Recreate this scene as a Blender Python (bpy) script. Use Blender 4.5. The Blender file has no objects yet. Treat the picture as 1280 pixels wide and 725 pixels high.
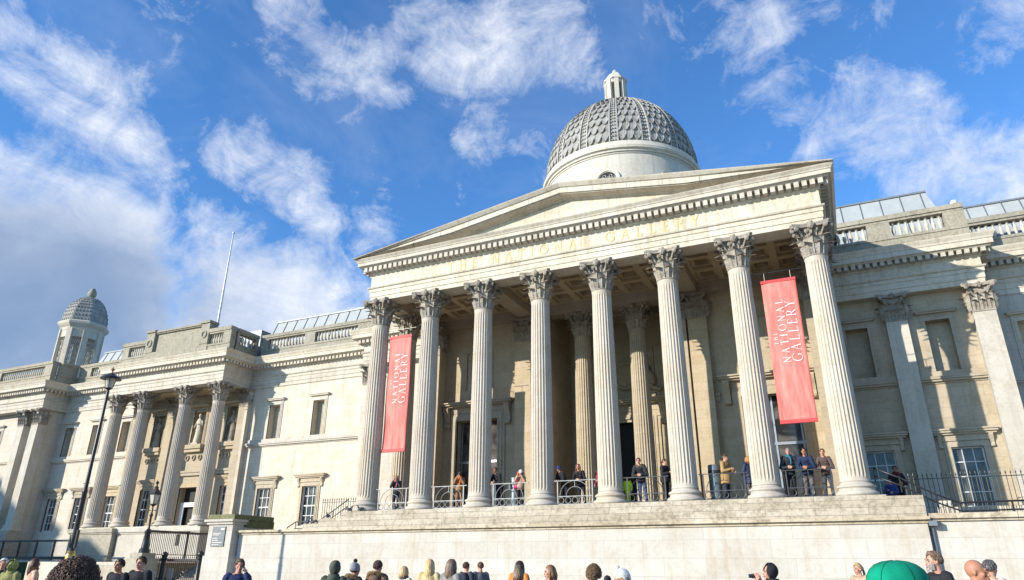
import bpy, bmesh, math, random
from math import sin, cos, pi, radians, sqrt, atan2, floor
from mathutils import Vector, Matrix, noise
random.seed(7)
SC = bpy.context.scene
COL = SC.collection
# ---------------------------------------------------------------- scene, camera, light
cam = bpy.data.cameras.new("camera"); co = bpy.data.objects.new("camera", cam); COL.objects.link(co)
cam.sensor_width = 36; cam.lens = 24.122; cam.clip_start = 0.05; cam.clip_end = 6000
Rv = Vector((0.9076, 0.4198, 0.0052)).normalized(); Fv = Vector((-0.3911, 0.8409, 0.3740)).normalized()
Rv = (Rv - Fv * Rv.dot(Fv)).normalized(); Uv = Rv.cross(Fv)
co.matrix_world = Matrix(((Rv.x, Uv.x, -Fv.x, 10.0017), (Rv.y, Uv.y, -Fv.y, -27.8988), (Rv.z, Uv.z, -Fv.z, -2.3347), (0, 0, 0, 1)))
SC.camera = co
SC.view_settings.view_transform = 'Standard'; SC.view_settings.look = 'None'
SC.view_settings.gamma = 1; SC.view_settings.exposure = 0.52
SUN = Vector((-0.77, -1.0, 0.43)).normalized()     # towards the sun
sl = bpy.data.lights.new("sun", 'SUN'); sl.energy = 5.0; sl.angle = radians(0.5); sl.color = (1.0, 0.93, 0.82)
so = bpy.data.objects.new("sun", sl); COL.objects.link(so)
so.rotation_euler = SUN.to_track_quat('Z', 'Y').to_euler()
so.location = (-60, -80, 60)

# ---------------------------------------------------------------- node helper
class NT:
    def __init__(s, nt): s.t = nt; nt.nodes.clear()
    def n(s, typ, **k):
        o = s.t.nodes.new(typ)
        for a, b in k.items():
            if a.startswith('i_'):
                key = a[2:].replace('_', ' ')
                s.put(o.inputs[key], b)
            else: setattr(o, a, b)
        return o
    def put(s, sock, v):
        if isinstance(v, bpy.types.NodeSocket): s.t.links.new(v, sock)
        elif isinstance(v, bpy.types.Node): s.t.links.new(v.outputs[0], sock)
        else: sock.default_value = v
    def math(s, op, a, b=None, c=None, clamp=False):
        o = s.t.nodes.new('ShaderNodeMath'); o.operation = op; o.use_clamp = clamp
        s.put(o.inputs[0], a)
        if b is not None: s.put(o.inputs[1], b)
        if c is not None: s.put(o.inputs[2], c)
        return o.outputs[0]
    def vmath(s, op, a, b=None, out=0):
        o = s.t.nodes.new('ShaderNodeVectorMath'); o.operation = op
        s.put(o.inputs[0], a)
        if b is not None: s.put(o.inputs[1], b)
        return o.outputs[out]
    def mix(s, f, a, b, mode='MIX'):
        o = s.t.nodes.new('ShaderNodeMix'); o.data_type = 'RGBA'; o.blend_type = mode
        s.put(o.inputs[0], f); s.put(o.inputs[6], a); s.put(o.inputs[7], b)
        return o.outputs[2]
    def ramp(s, f, pts):
        o = s.t.nodes.new('ShaderNodeValToRGB'); s.put(o.inputs[0], f)
        el = o.color_ramp.elements
        while len(el) < len(pts): el.new(0.5)
        for e, (p, c) in zip(el, pts):
            e.position = p; e.color = (c, c, c, 1) if isinstance(c, (int, float)) else tuple(c) + (1,)
        return o.outputs[0]
    def noise(s, vec, scale, detail=4, rough=0.55, dist=0.0):
        o = s.t.nodes.new('ShaderNodeTexNoise'); s.put(o.inputs['Vector'], vec)
        o.inputs['Scale'].default_value = scale; o.inputs['Detail'].default_value = detail
        o.inputs['Roughness'].default_value = rough; o.inputs['Distortion'].default_value = dist
        return o.outputs[0]

def c4(c): return (c[0], c[1], c[2], 1)

# ---------------------------------------------------------------- world: sky with clouds
w = bpy.data.worlds.new("World"); SC.world = w; w.use_nodes = True
n = NT(w.node_tree)
sky = n.n('ShaderNodeTexSky'); sky.sky_type = 'NISHITA'; sky.sun_disc = False
sky.sun_elevation = math.asin(SUN.z); sky.sun_rotation = atan2(SUN.x, SUN.y)
sky.altitude = 50; sky.air_density = 1.0; sky.dust_density = 0.4; sky.ozone_density = 2.5
tc = n.n('ShaderNodeTexCoord'); D = tc.outputs['Generated']
Dn = n.vmath('NORMALIZE', D)
sep = n.n('ShaderNodeSeparateXYZ'); n.put(sep.inputs[0], Dn)
zz = n.math('ADD', n.math('MAXIMUM', sep.outputs[2], 0.0), 0.22)
com = n.n('ShaderNodeCombineXYZ')
n.put(com.inputs[0], n.math('DIVIDE', sep.outputs[0], zz)); n.put(com.inputs[1], n.math('DIVIDE', sep.outputs[1], zz))
P2 = com.outputs[0]
warp = n.n('ShaderNodeTexNoise'); n.put(warp.inputs['Vector'], Dn); warp.inputs['Scale'].default_value = 5.0; warp.inputs['Detail'].default_value = 5
wv = n.vmath('SCALE', n.vmath('SUBTRACT', warp.outputs['Color'], (0.5, 0.5, 0.5)))
wv.node.inputs['Scale'].default_value = 0.16
Dw = n.vmath('ADD', Dn, wv)
# cloud banks by direction: (dx, dy, dz, angular radius, strength)
BL = CLOUDS = [
 (-0.781, 0.356, 0.512, .07, .9), (-0.761, 0.414, 0.500, .08, 1), (-0.749, 0.466, 0.471, .075, 1.0), (-0.736, 0.507, 0.449, .045, .7),
 (-0.80, 0.30, 0.53, .08, .7), (-0.735, 0.40, 0.545, .06, .5),
 (-0.827, 0.451, 0.326, .11, 1.6), (-0.806, 0.504, 0.30, .09, 1.5), (-0.844, 0.408, 0.350, .075, 1.35), (-0.852, 0.46, 0.251, .14, 1.8), (-0.80,.56,.22,.12,1.6), (-.77,.55,.28,.08,1.6), (-.87,.42,.30,.12,1.7),
 (-0.644, 0.567, 0.514, .06, 1), (-0.611, 0.609, 0.505, .055, 1.05), (-0.600, 0.653, 0.462, .05, 1.0), (-0.539, 0.698, 0.471, .05, .75),
 (-0.694, 0.619, 0.368, .08, 1.15), (-0.645, 0.675, 0.358, .08, 1.2), (-0.733, 0.594, 0.331, .07, 1.1), (-0.606, 0.713, 0.353, .06, 1.15), (-.66,.69,.29,.09,1.2), (-.75,.61,.26,.09,1.2),
 (-0.549, 0.519, 0.656, .06, .9), (-0.543, 0.555, 0.630, .05, .8), (-0.489, 0.608, 0.625, .06, .9),
 (-0.393, 0.634, 0.666, .08, 1.05), (-0.338, 0.670, 0.661, .08, 1.1), (-0.278, 0.697, 0.661, .075, 1.0), (-0.379, 0.731, 0.568, .045, .75), (-.36,.69,.62,.05,.9),
 (-0.037, 0.773, 0.633, .07, .7), (-0.007, 0.810, 0.586, .06, .65),
 (0.080, 0.843, 0.532, .07, .85), (0.139, 0.851, 0.507, .065, 1.0), (0.177, 0.860, 0.479, .06, 1.1), (0.204, 0.876, 0.436, .065, 1.25), (0.25, 0.88, 0.40, .08, 1.25),
 (0.205, 0.799, 0.566, .06, .65), (0.244, 0.783, 0.573, .05, .7), (0.038, 0.862, 0.506, .06, .6),
 (-.86, .45, .25, .19, 2.4), (-.83, .47, .32, .12, 2.0), (-.67, .67, .32, .12, 2.0), (-.64, .66, .37, .07, 1.7),
 # beyond the frame
 (0.6, 0.7, 0.35, .2, 1.2), (-0.95, 0.1, 0.25, .2, 1.2), (0.4, -0.6, 0.5, .3, 1.1), (-0.3, -0.8, 0.5, .2, .6), (0.8, 0.1, 0.5, .25, 1.1)]
acc = None
for (x, y, z, r, s) in BL:
    L = sqrt(x*x+y*y+z*z)
    dist = n.vmath('DISTANCE', Dw, (x/L, y/L, z/L), out=1)
    g = n.math('MULTIPLY', dist, 1.0/(r*1.36)); g = n.math('MULTIPLY', g, g)
    g = n.math('SUBTRACT', 1.0, g, clamp=True); g = n.math('MULTIPLY', g, s)
    acc = g if acc is None else n.math('SMOOTH_MAX', acc, g, 0.25)
mp = n.n('ShaderNodeMapping'); n.put(mp.inputs[0], P2); mp.inputs['Rotation'].default_value = (0, 0, radians(35)); mp.inputs['Scale'].default_value = (1, .82, 1)
f1 = n.noise(mp.outputs[0], 5.0, 10, .68, .7)
f2 = n.noise(Dn, 16, 9, .70, .5)
fb = n.math('ADD', n.math('MULTIPLY', n.math('SUBTRACT', f1, .5), 2.0), n.math('MULTIPLY', n.math('SUBTRACT', f2, .5), 1.7))
damp = n.math('SUBTRACT', 1.0, n.math('MULTIPLY', n.math('SUBTRACT', acc, 1.0, clamp=True), 1.3), clamp=True)
body = n.math('ADD', acc, n.math('MULTIPLY', fb, damp))
mask = n.ramp(n.math('MULTIPLY', body, 0.55), [(0.23, 0.0), (0.44, .36), (0.80, .88)])
thin = n.ramp(n.noise(mp.outputs[0], 2.6, 8, .65, .8), [(0.5, 0.0), (0.8, .16)])
mask = n.math('MAXIMUM', mask, thin)
mask.node.use_clamp = True
# shade of the cloud: thick low banks on the left are grey-blue underneath
thick = n.ramp(n.math('MULTIPLY', body, .5), [(0.22, 0.0), (0.72, 1.0)])
low = n.ramp(sep.outputs[2], [(0.20, 1.0), (0.36, .9), (0.44, 0.0)])
leftness = n.ramp(n.math('MULTIPLY', sep.outputs[0], -1.0), [(0.66, 0.0), (0.80, 1.0)])
dark = n.math('MULTIPLY', n.math('MULTIPLY', low, thick), leftness)
dark = n.math('MULTIPLY', dark, n.ramp(n.noise(Dn, 4.5, 5, .5, .2), [(.40, 1.0), (.68, .55)]))
cwh = n.mix(n.ramp(n.math('ADD', n.math('MULTIPLY', f1, .5), n.math('MULTIPLY', f2, .5)), [(.38, 0.0), (.6, 1.0)]), (3.6, 4.1, 5.1, 1), (5.6, 5.8, 6.2, 1))
cl = n.mix(dark, cwh, (1.35, 1.9, 2.9, 1))
skyt = n.mix(1.0, sky.outputs[0], (0.62, 1.07, 1.50, 1), 'MULTIPLY')
colr = n.mix(mask, skyt, cl)
bg = n.n('ShaderNodeBackground'); n.put(bg.inputs[0], colr); bg.inputs[1].default_value = 0.125
out = n.n('ShaderNodeOutputWorld'); n.put(out.inputs[0], bg.outputs[0])

# ---------------------------------------------------------------- materials
def new_mat(name):
    m = bpy.data.materials.new(name); m.use_nodes = True
    return m, NT(m.node_tree)
def fin(m, n, col, rough=.8, bump=None, bstr=.3, bdist=.02, metal=0.0, spec=.3, **k):
    p = n.n('ShaderNodeBsdfPrincipled')
    n.put(p.inputs['Base Color'], col if not isinstance(col, tuple) else c4(col))
    n.put(p.inputs['Roughness'], rough); p.inputs['Metallic'].default_value = metal
    p.inputs['Specular IOR Level'].default_value = spec
    for a, b in k.items(): n.put(p.inputs[a.replace('_', ' ')], b)
    if bump is not None:
        b = n.n('ShaderNodeBump'); b.inputs['Strength'].default_value = bstr; b.inputs['Distance'].default_value = bdist
        n.put(b.inputs['Height'], bump); n.put(p.inputs['Normal'], b.outputs[0])
    o = n.n('ShaderNodeOutputMaterial'); n.put(o.inputs[0], p.outputs[0])
    return m
def stone(name, base, alt, bw=1.15, rh=.43, joint=.6, grime=.3, grimecol=(.13, .12, .10), moss=0.0, offs=0.0, streak=.35, scale=1.0, bump=.25, stain=.25):
    m, n = new_mat(name)
    g = n.n('ShaderNodeNewGeometry'); P = g.outputs['Position']
    sp = n.n('ShaderNodeSeparateXYZ'); n.put(sp.inputs[0], P)
    sn = n.n('ShaderNodeSeparateXYZ'); n.put(sn.inputs[0], g.outputs['True Normal'])
    ax = n.math('GREATER_THAN', n.math('ABSOLUTE', sn.outputs[0]), .7)
    u = n.math('ADD', n.math('MULTIPLY', sp.outputs[0], n.math('SUBTRACT', 1.0, ax)), n.math('MULTIPLY', sp.outputs[1], ax))
    cb = n.n('ShaderNodeCombineXYZ'); n.put(cb.inputs[0], u); n.put(cb.inputs[1], n.math('ADD', sp.outputs[2], offs + 20))
    br = n.n('ShaderNodeTexBrick'); n.put(br.inputs['Vector'], cb.outputs[0])
    br.inputs['Scale'].default_value = 1; br.inputs['Brick Width'].default_value = bw; br.inputs['Row Height'].default_value = rh
    br.inputs['Mortar Size'].default_value = .007; br.inputs['Mortar Smooth'].default_value = .2; br.inputs['Bias'].default_value = -.2
    br.inputs['Color1'].default_value = c4(base); br.inputs['Color2'].default_value = c4(alt)
    br.inputs['Mortar'].default_value = c4([v * (1 - joint * .6) for v in base])
    N1 = n.noise(P, 1.1 * scale, 6, .6); N2 = n.noise(P, 7 * scale, 5, .65); N3 = n.noise(P, 38 * scale, 3, .6)
    mps = n.n('ShaderNodeMapping'); n.put(mps.inputs[0], P); mps.inputs['Scale'].default_value = (3.5, 3.5, .28)
    NS = n.noise(mps.outputs[0], 1.3, 6, .62)
    col = br.outputs[0]
    # broad warm/cool drift
    col = n.mix(n.ramp(N1, [(.35, 0.0), (.65, .45)]), col, c4([alt[0] * 1.04, alt[1] * .95, alt[2] * .82]))
    st = n.math('MULTIPLY', n.ramp(NS, [(.5, 0.0), (.72, 1.0)]), streak)
    col = n.mix(st, col, c4([grimecol[0] * 1.9, grimecol[1] * 1.75, grimecol[2] * 1.5]))
    gr = n.math('MULTIPLY', n.ramp(n.math('ADD', n.math('MULTIPLY', N2, .6), n.math('MULTIPLY', N1, .4)), [(.48, 0.0), (.66, 1.0)]), grime)
    col = n.mix(gr, col, c4(grimecol))
    col = n.mix(n.math('MULTIPLY', n.ramp(N3, [(.35, 1.0), (.6, 0.0)]), stain), col, c4([v * .62 for v in base]))
    oi = n.n('ShaderNodeObjectInfo'); hv = n.n('ShaderNodeHueSaturation'); n.put(hv.inputs['Color'], col); n.put(hv.inputs['Value'], n.math('MULTIPLY_ADD', oi.outputs['Random'], .16, .90)); n.put(hv.inputs['Saturation'], n.math('MULTIPLY_ADD', oi.outputs['Random'], .3, .85)); col = hv.outputs[0]
    if moss > 0:
        up = n.math('MAXIMUM', sn.outputs[2], 0.0)
        mm = n.math('MULTIPLY', n.ramp(N2, [(.42, 0.0), (.6, 1.0)]), n.math('ADD', n.math('MULTIPLY', up, .5), moss), clamp=True)
        col = n.mix(mm, col, (.10, .105, .045, 1))
    h = n.math('ADD', n.math('MULTIPLY', br.outputs['Fac'], -1.2), n.math('ADD', n.math('MULTIPLY', N3, .5), N2))
    return fin(m, n, col, .85, h, bump, .012)
M = {}
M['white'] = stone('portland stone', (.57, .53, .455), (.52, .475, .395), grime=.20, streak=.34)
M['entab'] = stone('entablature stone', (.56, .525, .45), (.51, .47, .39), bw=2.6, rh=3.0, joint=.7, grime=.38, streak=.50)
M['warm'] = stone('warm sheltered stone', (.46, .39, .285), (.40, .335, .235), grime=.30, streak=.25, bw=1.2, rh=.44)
M['column'] = stone('weathered column stone', (.50, .455, .39), (.47, .42, .35), bw=40, rh=1.9, joint=.45, grime=.24, streak=.45, grimecol=(.16, .14, .12))
M['pale'] = stone('pale pilaster stone', (.55, .51, .43), (.50, .46, .38), bw=40, rh=1.6, joint=.3, grime=.3, streak=.35)
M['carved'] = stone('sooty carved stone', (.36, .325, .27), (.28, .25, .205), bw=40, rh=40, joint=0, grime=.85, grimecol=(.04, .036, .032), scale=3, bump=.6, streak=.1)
M['parapet'] = stone('weathered parapet stone', (.37, .34, .275), (.31, .29, .235), bw=1.6, rh=5, grime=.55, grimecol=(.12, .115, .085), moss=.18, streak=.5)
M['step'] = stone('weathered step stone', (.54, .475, .375), (.38, .32, .235), bw=1.65, rh=.248, joint=1.4, grime=.75, grimecol=(.13, .115, .085), moss=.10, streak=.2, offs=0.0)
M['terrace'] = stone('terrace wall stone', (.56, .53, .475), (.47, .44, .385), bw=1.5, rh=.62, joint=.7, grime=.26, streak=.5, grimecol=(.22, .18, .125))
M['shade'] = stone('grey pedestal stone', (.42, .385, .32), (.37, .335, .275), bw=1.5, rh=.6, grime=.5, grimecol=(.13, .13, .09), moss=.12, streak=.4)
M['domestone'] = stone('drum stone', (.60, .57, .50), (.55, .52, .45), bw=2.0, rh=.6, joint=.3, grime=.25)
M['scale'] = stone('weathered dome scales', (.36, .35, .325), (.27, .26, .24), bw=40, rh=40, joint=0, grime=.75, grimecol=(.08, .08, .08), scale=1.6, streak=.5)
M['rib'] = stone('pale dome ribs', (.40, .39, .365), (.33, .325, .30), bw=40, rh=40, joint=0, grime=.4, grimecol=(.12, .12, .12), scale=2)
M['wing'] = stone('shaded wing stone', (.44, .38, .295), (.37, .315, .235), grime=.35, streak=.35)  # wing stone with the portico's shade and warm bounce put into its colour
M['tan'] = stone('tan window surround stone', (.50, .43, .32), (.44, .37, .27), grime=.35, streak=.4)
M['moss'] = stone('mossy slab', (.20, .19, .12), (.14, .15, .08), bw=4, rh=4, grime=.6, grimecol=(.05, .06, .025), moss=.5)
M['pink'] = stone('pinkish sill', (.50, .37, .35), (.45, .34, .31), bw=3, rh=3, grime=.2)

def simple(name, col, rough=.5, metal=0.0, var=.25, sc=6.0, spec=.4, **k):
    m, n = new_mat(name)
    tcn = n.n('ShaderNodeTexCoord')
    N = n.noise(tcn.outputs['Object'], sc, 5, .6)
    c = n.mix(n.ramp(N, [(.3, 0.0), (.7, 1.0)]), c4([v * (1 - var) for v in col]), c4([min(1, v * (1 + var * .6)) for v in col]))
    return fin(m, n, c, rough, N, .12, .01, metal, spec, **k)
M['iron'] = simple('black painted iron', (.022, .023, .026), .35, 0, .3)
M['backlitrail'] = simple('grey painted iron', (.05, .052, .055), .45, .2, .3)  # railing grey, darkened in the colour as if backlit
M['sunlitrail'] = simple('sunlit grey painted iron', (.27, .27, .265), .45, .1, .25)  # same railing grey, lightened in the colour as if in sun
M['gold'] = simple('dull gilding', (.50, .36, .12), .35, .8, .2)
M['giltletter'] = simple('worn gilt letters', (.56, .41, .17), .55, .0, .25)
M['lead'] = simple('grey lead roofing', (.34, .36, .36), .6, .05, .12, 1.5)
M['leadside'] = simple('dark lead roofing', (.17, .19, .21), .5, .3, .15, 1.5)
M['frame'] = simple('white painted sash', (.70, .70, .68), .5, 0, .08)
M['black'] = simple('dark doorway', (.015, .014, .013), .7)
M['flagpole'] = simple('white painted pole', (.62, .60, .60), .4)
M['pigeon'] = simple('pigeon plumage', (.10, .105, .12), .6, 0, .6, 30)
M['plaque'] = simple('grey slate plaque', (.13, .15, .155), .5)
M['letter'] = simple('white lettering', (.74, .64, .60), .6, 0, .05)
M['redrail'] = simple('banner red hem', (.52, .05, .05), .6)
M['metalsteel'] = simple('stainless drum', (.40, .42, .44), .35, .7, .2)
M['rubbish'] = simple('totem grey', (.12, .145, .16), .4, .2)
M['lampglass'] = simple('frosted lamp glass', (.62, .58, .50), .15, 0, .1, 6, .5, Transmission_Weight=.35)
M['copper'] = simple('reddish finial', (.34, .17, .09), .5, .2)
m, n = new_mat('banner cloth')
g = n.n('ShaderNodeNewGeometry'); mpb = n.n('ShaderNodeMapping'); n.put(mpb.inputs[0], g.outputs['Position']); mpb.inputs['Scale'].default_value = (3, 3, .5)
N = n.noise(mpb.outputs[0], 2.0, 5, .6)
cc = n.mix(n.ramp(N, [(.35, 0.0), (.7, 1.0)]), (.66, .13, .11, 1), (.76, .24, .20, 1))
M['banner'] = fin(m, n, cc, .75, N, .4, .03)
m, n = new_mat('window glass')
g = n.n('ShaderNodeNewGeometry')
N = n.noise(g.outputs['Position'], .9, 4, .6, 1.0)
cc = n.mix(n.ramp(N, [(.4, 0.0), (.65, 1.0)]), (.020, .021, .022, 1), (.12, .118, .11, 1))
M['glass'] = fin(m, n, cc, .12, N, .35, .03, 0.0, .45)
m, n = new_mat('hedge leaves')
g = n.n('ShaderNodeNewGeometry'); N = n.noise(g.outputs['Position'], 9, 4, .7)
M['hedge'] = fin(m, n, n.mix(N, (.012, .030, .014, 1), (.045, .085, .03, 1)), .6, N, .8, .05)
m, n = new_mat('paving')
g = n.n('ShaderNodeNewGeometry'); br = n.n('ShaderNodeTexBrick'); n.put(br.inputs['Vector'], g.outputs['Position'])
br.inputs['Scale'].default_value = 1; br.inputs['Brick Width'].default_value = .9; br.inputs['Row Height'].default_value = .6; br.inputs['Mortar Size'].default_value = .008
br.inputs['Color1'].default_value = (.36, .33, .285, 1); br.inputs['Color2'].default_value = (.30, .275, .24, 1); br.inputs['Mortar'].default_value = (.09, .09, .085, 1)
N = n.noise(g.outputs['Position'], 2, 5, .6)
M['paving'] = fin(m, n, n.mix(n.math('MULTIPLY', N, .4), br.outputs[0], (.12, .115, .11, 1)), .8, br.outputs['Fac'], -.3, .01)

# ---------------------------------------------------------------- object helpers
def setp(o, label=None, cat=None, group=None, kind=None):
    if label: o['label'] = label
    if cat: o['category'] = cat
    if group: o['group'] = group
    if kind: o['kind'] = kind
    return o
def empty(name, loc=(0, 0, 0), rz=0, label=None, cat=None, group=None, parent=None):
    o = bpy.data.objects.new(name, None); COL.objects.link(o)
    o.empty_display_size = .2
    o.location = loc; o.rotation_euler = (0, 0, rz)
    if parent: o.parent = parent
    return setp(o, label, cat, group)
def T3(M4, v): return tuple(M4 @ Vector(v))
class MB:
    def __init__(s): s.v = []; s.f = []; s.m = []; s.cm = 0
    def add(s, vs, fs, mat=None):
        b = len(s.v); s.v.extend([tuple(v) for v in vs])
        for f in fs: s.f.append([b + i for i in f]); s.m.append(s.cm if mat is None else mat)
        return s
    def box(s, x0, x1, y0, y1, z0, z1, mat=None):
        if x0 > x1: x0, x1 = x1, x0
        if y0 > y1: y0, y1 = y1, y0
        if z0 > z1: z0, z1 = z1, z0
        return s.add([(x0,y0,z0),(x1,y0,z0),(x1,y1,z0),(x0,y1,z0),(x0,y0,z1),(x1,y0,z1),(x1,y1,z1),(x0,y1,z1)],
              [(0,3,2,1),(4,5,6,7),(0,1,5,4),(1,2,6,5),(2,3,7,6),(3,0,4,7)], mat)
    def obox(s, c, ux, uy, uz, hx, hy, hz, mat=None):
        c = Vector(c); ux = Vector(ux).normalized()*hx; uy = Vector(uy).normalized()*hy; uz = Vector(uz).normalized()*hz
        vs = [c+a*ux+b*uy+d*uz for d in (-1,1) for (a,b) in ((-1,-1),(1,-1),(1,1),(-1,1))]
        return s.add(vs, [(0,3,2,1),(4,5,6,7),(0,1,5,4),(1,2,6,5),(2,3,7,6),(3,0,4,7)], mat)
    def lathe(s, prof, c=(0,0,0), n=24, cap=True, mat=None, a0=0.0, arc=2*pi):
        vs = []; fs = []; full = abs(arc - 2*pi) < 1e-6
        k = n if full else n + 1
        for (r, z) in prof:
            for i in range(k):
                a = a0 + arc * i / n
                vs.append((c[0] + r*cos(a), c[1] + r*sin(a), c[2] + z))
        for j in range(len(prof) - 1):
            for i in range(n):
                i2 = (i + 1) % k
                fs.append((j*k+i, j*k+i2, (j+1)*k+i2, (j+1)*k+i))
        if cap and full:
            if prof[0][0] > 1e-4: fs.append(tuple(range(k-1, -1, -1)))
            if prof[-1][0] > 1e-4: fs.append(tuple((len(prof)-1)*k + i for i in range(k)))
        return s.add(vs, fs, mat)
    def tube(s, pts, r, n=6, closed=False, mat=None, up=None):
        pts = [Vector(p) for p in pts]; N = len(pts); vs = []; fs = []
        rs = r if isinstance(r, (list, tuple)) else [r]*N
        ref = None
        for i, p in enumerate(pts):
            if closed: t = pts[(i+1) % N] - pts[(i-1) % N]
            else: t = pts[min(i+1, N-1)] - pts[max(i-1, 0)]
            t.normalize()
            if ref is None:
                ref = Vector((0,0,1)) if abs(t.z) < .9 else Vector((1,0,0))
            a = ref - t*ref.dot(t)
            if a.length < 1e-5: a = t.orthogonal()
            a.normalize(); ref = a; b = t.cross(a)
            for k in range(n):
                q = 2*pi*k/n
                vs.append(p + (a*cos(q) + b*sin(q))*rs[i])
        for i in range(N if closed else N-1):
            j = (i+1) % N
            for k in range(n):
                k2 = (k+1) % n
                fs.append((i*n+k, i*n+k2, j*n+k2, j*n+k))
        if not closed:
            fs.append(tuple(range(n-1, -1, -1))); fs.append(tuple((N-1)*n+k for k in range(n)))
        return s.add(vs, fs, mat)
    def ell(s, c, r, n=12, m=8, mat=None, rot=None):
        vs = []; fs = []
        c = Vector(c)
        for j in range(m+1):
            th = pi*j/m
            for i in range(n):
                a = 2*pi*i/n
                v = Vector((r[0]*sin(th)*cos(a), r[1]*sin(th)*sin(a), r[2]*cos(th)))
                if rot is not None: v = rot @ v
                vs.append(c + v)
        for j in range(m):
            for i in range(n):
                fs.append((j*n+i, (j+1)*n+i, (j+1)*n+(i+1) % n, j*n+(i+1) % n))
        return s.add(vs, fs, mat)
    def sweep(s, prof, path, mat=None):
        """closed profile of (outward, z) swept along an xy path, outward = right of travel, mitred"""
        P = [Vector(p) for p in path]; N = len(P); K = len(prof); nrm = []
        for i in range(N-1):
            d = (P[i+1]-P[i]).normalized(); nrm.append(Vector((d.y, -d.x)))
        vs = []
        for i in range(N):
            if i == 0: o = nrm[0]
            elif i == N-1: o = nrm[-1]
            else: o = (nrm[i-1]+nrm[i]) / (1 + nrm[i-1].dot(nrm[i]))
            for (a, z) in prof: vs.append((P[i].x + o.x*a, P[i].y + o.y*a, z))
        fs = []
        for i in range(N-1):
            for k in range(K):
                k2 = (k+1) % K
                fs.append((i*K+k, (i+1)*K+k, (i+1)*K+k2, i*K+k2))
        fs.append(tuple(range(K))); fs.append(tuple((N-1)*K+k for k in range(K-1, -1, -1)))
        return s.add(vs, fs, mat)
    def xform(s, Mx, i0=0):
        for i in range(i0, len(s.v)): s.v[i] = tuple(Mx @ Vector(s.v[i]))
        return s
    def merge(s, o, Mx=None):
        b = len(s.v)
        s.v.extend([tuple(Mx @ Vector(v)) if Mx else v for v in o.v])
        s.f.extend([[b+i for i in f] for f in o.f]); s.m.extend(o.m)
        return s
    def mesh(s, name, mats, smooth=False, fix=True):
        me = bpy.data.meshes.new(name); me.from_pydata(s.v, [], s.f)
        for m in (mats if isinstance(mats, (list, tuple)) else [mats]): me.materials.append(M[m] if isinstance(m, str) else m)
        if any(s.m): me.polygons.foreach_set('material_index', s.m)
        if fix:
            bm = bmesh.new(); bm.from_mesh(me); bmesh.ops.recalc_face_normals(bm, faces=bm.faces); bm.to_mesh(me); bm.free()
        if smooth is True: me.polygons.foreach_set('use_smooth', [True]*len(me.polygons))
        me.update()
        if smooth and smooth is not True: me.shade_smooth() if False else sharp(me, smooth)
        return me
    def build(s, name, mats, parent=None, smooth=False, loc=None, rz=None, fix=True):
        o = bpy.data.objects.new(name, s.mesh(name, mats, smooth, fix)); COL.objects.link(o)
        if parent: o.parent = parent
        if loc: o.location = loc
        if rz: o.rotation_euler = (0, 0, rz)
        return o
def build_groups(mb, name, mats, parent, tol=.06):
    """build every group of touching pieces as an object of its own"""
    n_ = len(mb.v); par = list(range(n_))
    def fd(i):
        while par[i] != i: par[i] = par[par[i]]; i = par[i]
        return i
    for f in mb.f:
        for i in f[1:]: par[fd(i)] = fd(f[0])
    comp = {}
    for i in range(n_): comp.setdefault(fd(i), []).append(i)
    ks = list(comp); bb = []
    for k in ks:
        P = [mb.v[i] for i in comp[k]]; bb.append(([min(q[a] for q in P)-tol for a in range(3)], [max(q[a] for q in P)+tol for a in range(3)]))
    g = list(range(len(ks)))
    def fg(i):
        while g[i] != i: g[i] = g[g[i]]; i = g[i]
        return i
    for i in range(len(ks)):
        for j in range(i):
            if all(bb[i][0][a] <= bb[j][1][a] and bb[j][0][a] <= bb[i][1][a] for a in range(3)): g[fg(i)] = fg(j)
    gid = {}; 
    for i, k in enumerate(ks):
        for v in comp[k]: gid[v] = fg(i)
    out_ = {}
    for f, m_ in zip(mb.f, mb.m): out_.setdefault(gid[f[0]], []).append((f, m_))
    for k, fl in out_.items():
        b = MB(); mp = {}
        for f, m_ in fl:
            nf = []
            for i in f:
                if i not in mp: mp[i] = len(b.v); b.v.append(mb.v[i])
                nf.append(mp[i])
            b.f.append(nf); b.m.append(m_)
        b.build(name, mats, parent, fix=False)
def sharp(me, ang):
    bm = bmesh.new(); bm.from_mesh(me)
    for f in bm.faces: f.smooth = True
    for e in bm.edges:
        e.smooth = not (len(e.link_faces) == 2 and e.calc_face_angle(0) > radians(ang))
    bm.to_mesh(me); bm.free()
def inst(name, me, loc, rz=0, parent=None, scale=None):
    o = bpy.data.objects.new(name, me); COL.objects.link(o); o.location = loc; o.rotation_euler = (0, 0, rz)
    if scale: o.scale = scale
    if parent: o.parent = parent
    return o
def copy_tree(o, parent=None):
    c = o.copy(); COL.objects.link(c); c.parent = parent
    for ch in list(o.children): copy_tree(ch, c)
    return c
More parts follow.
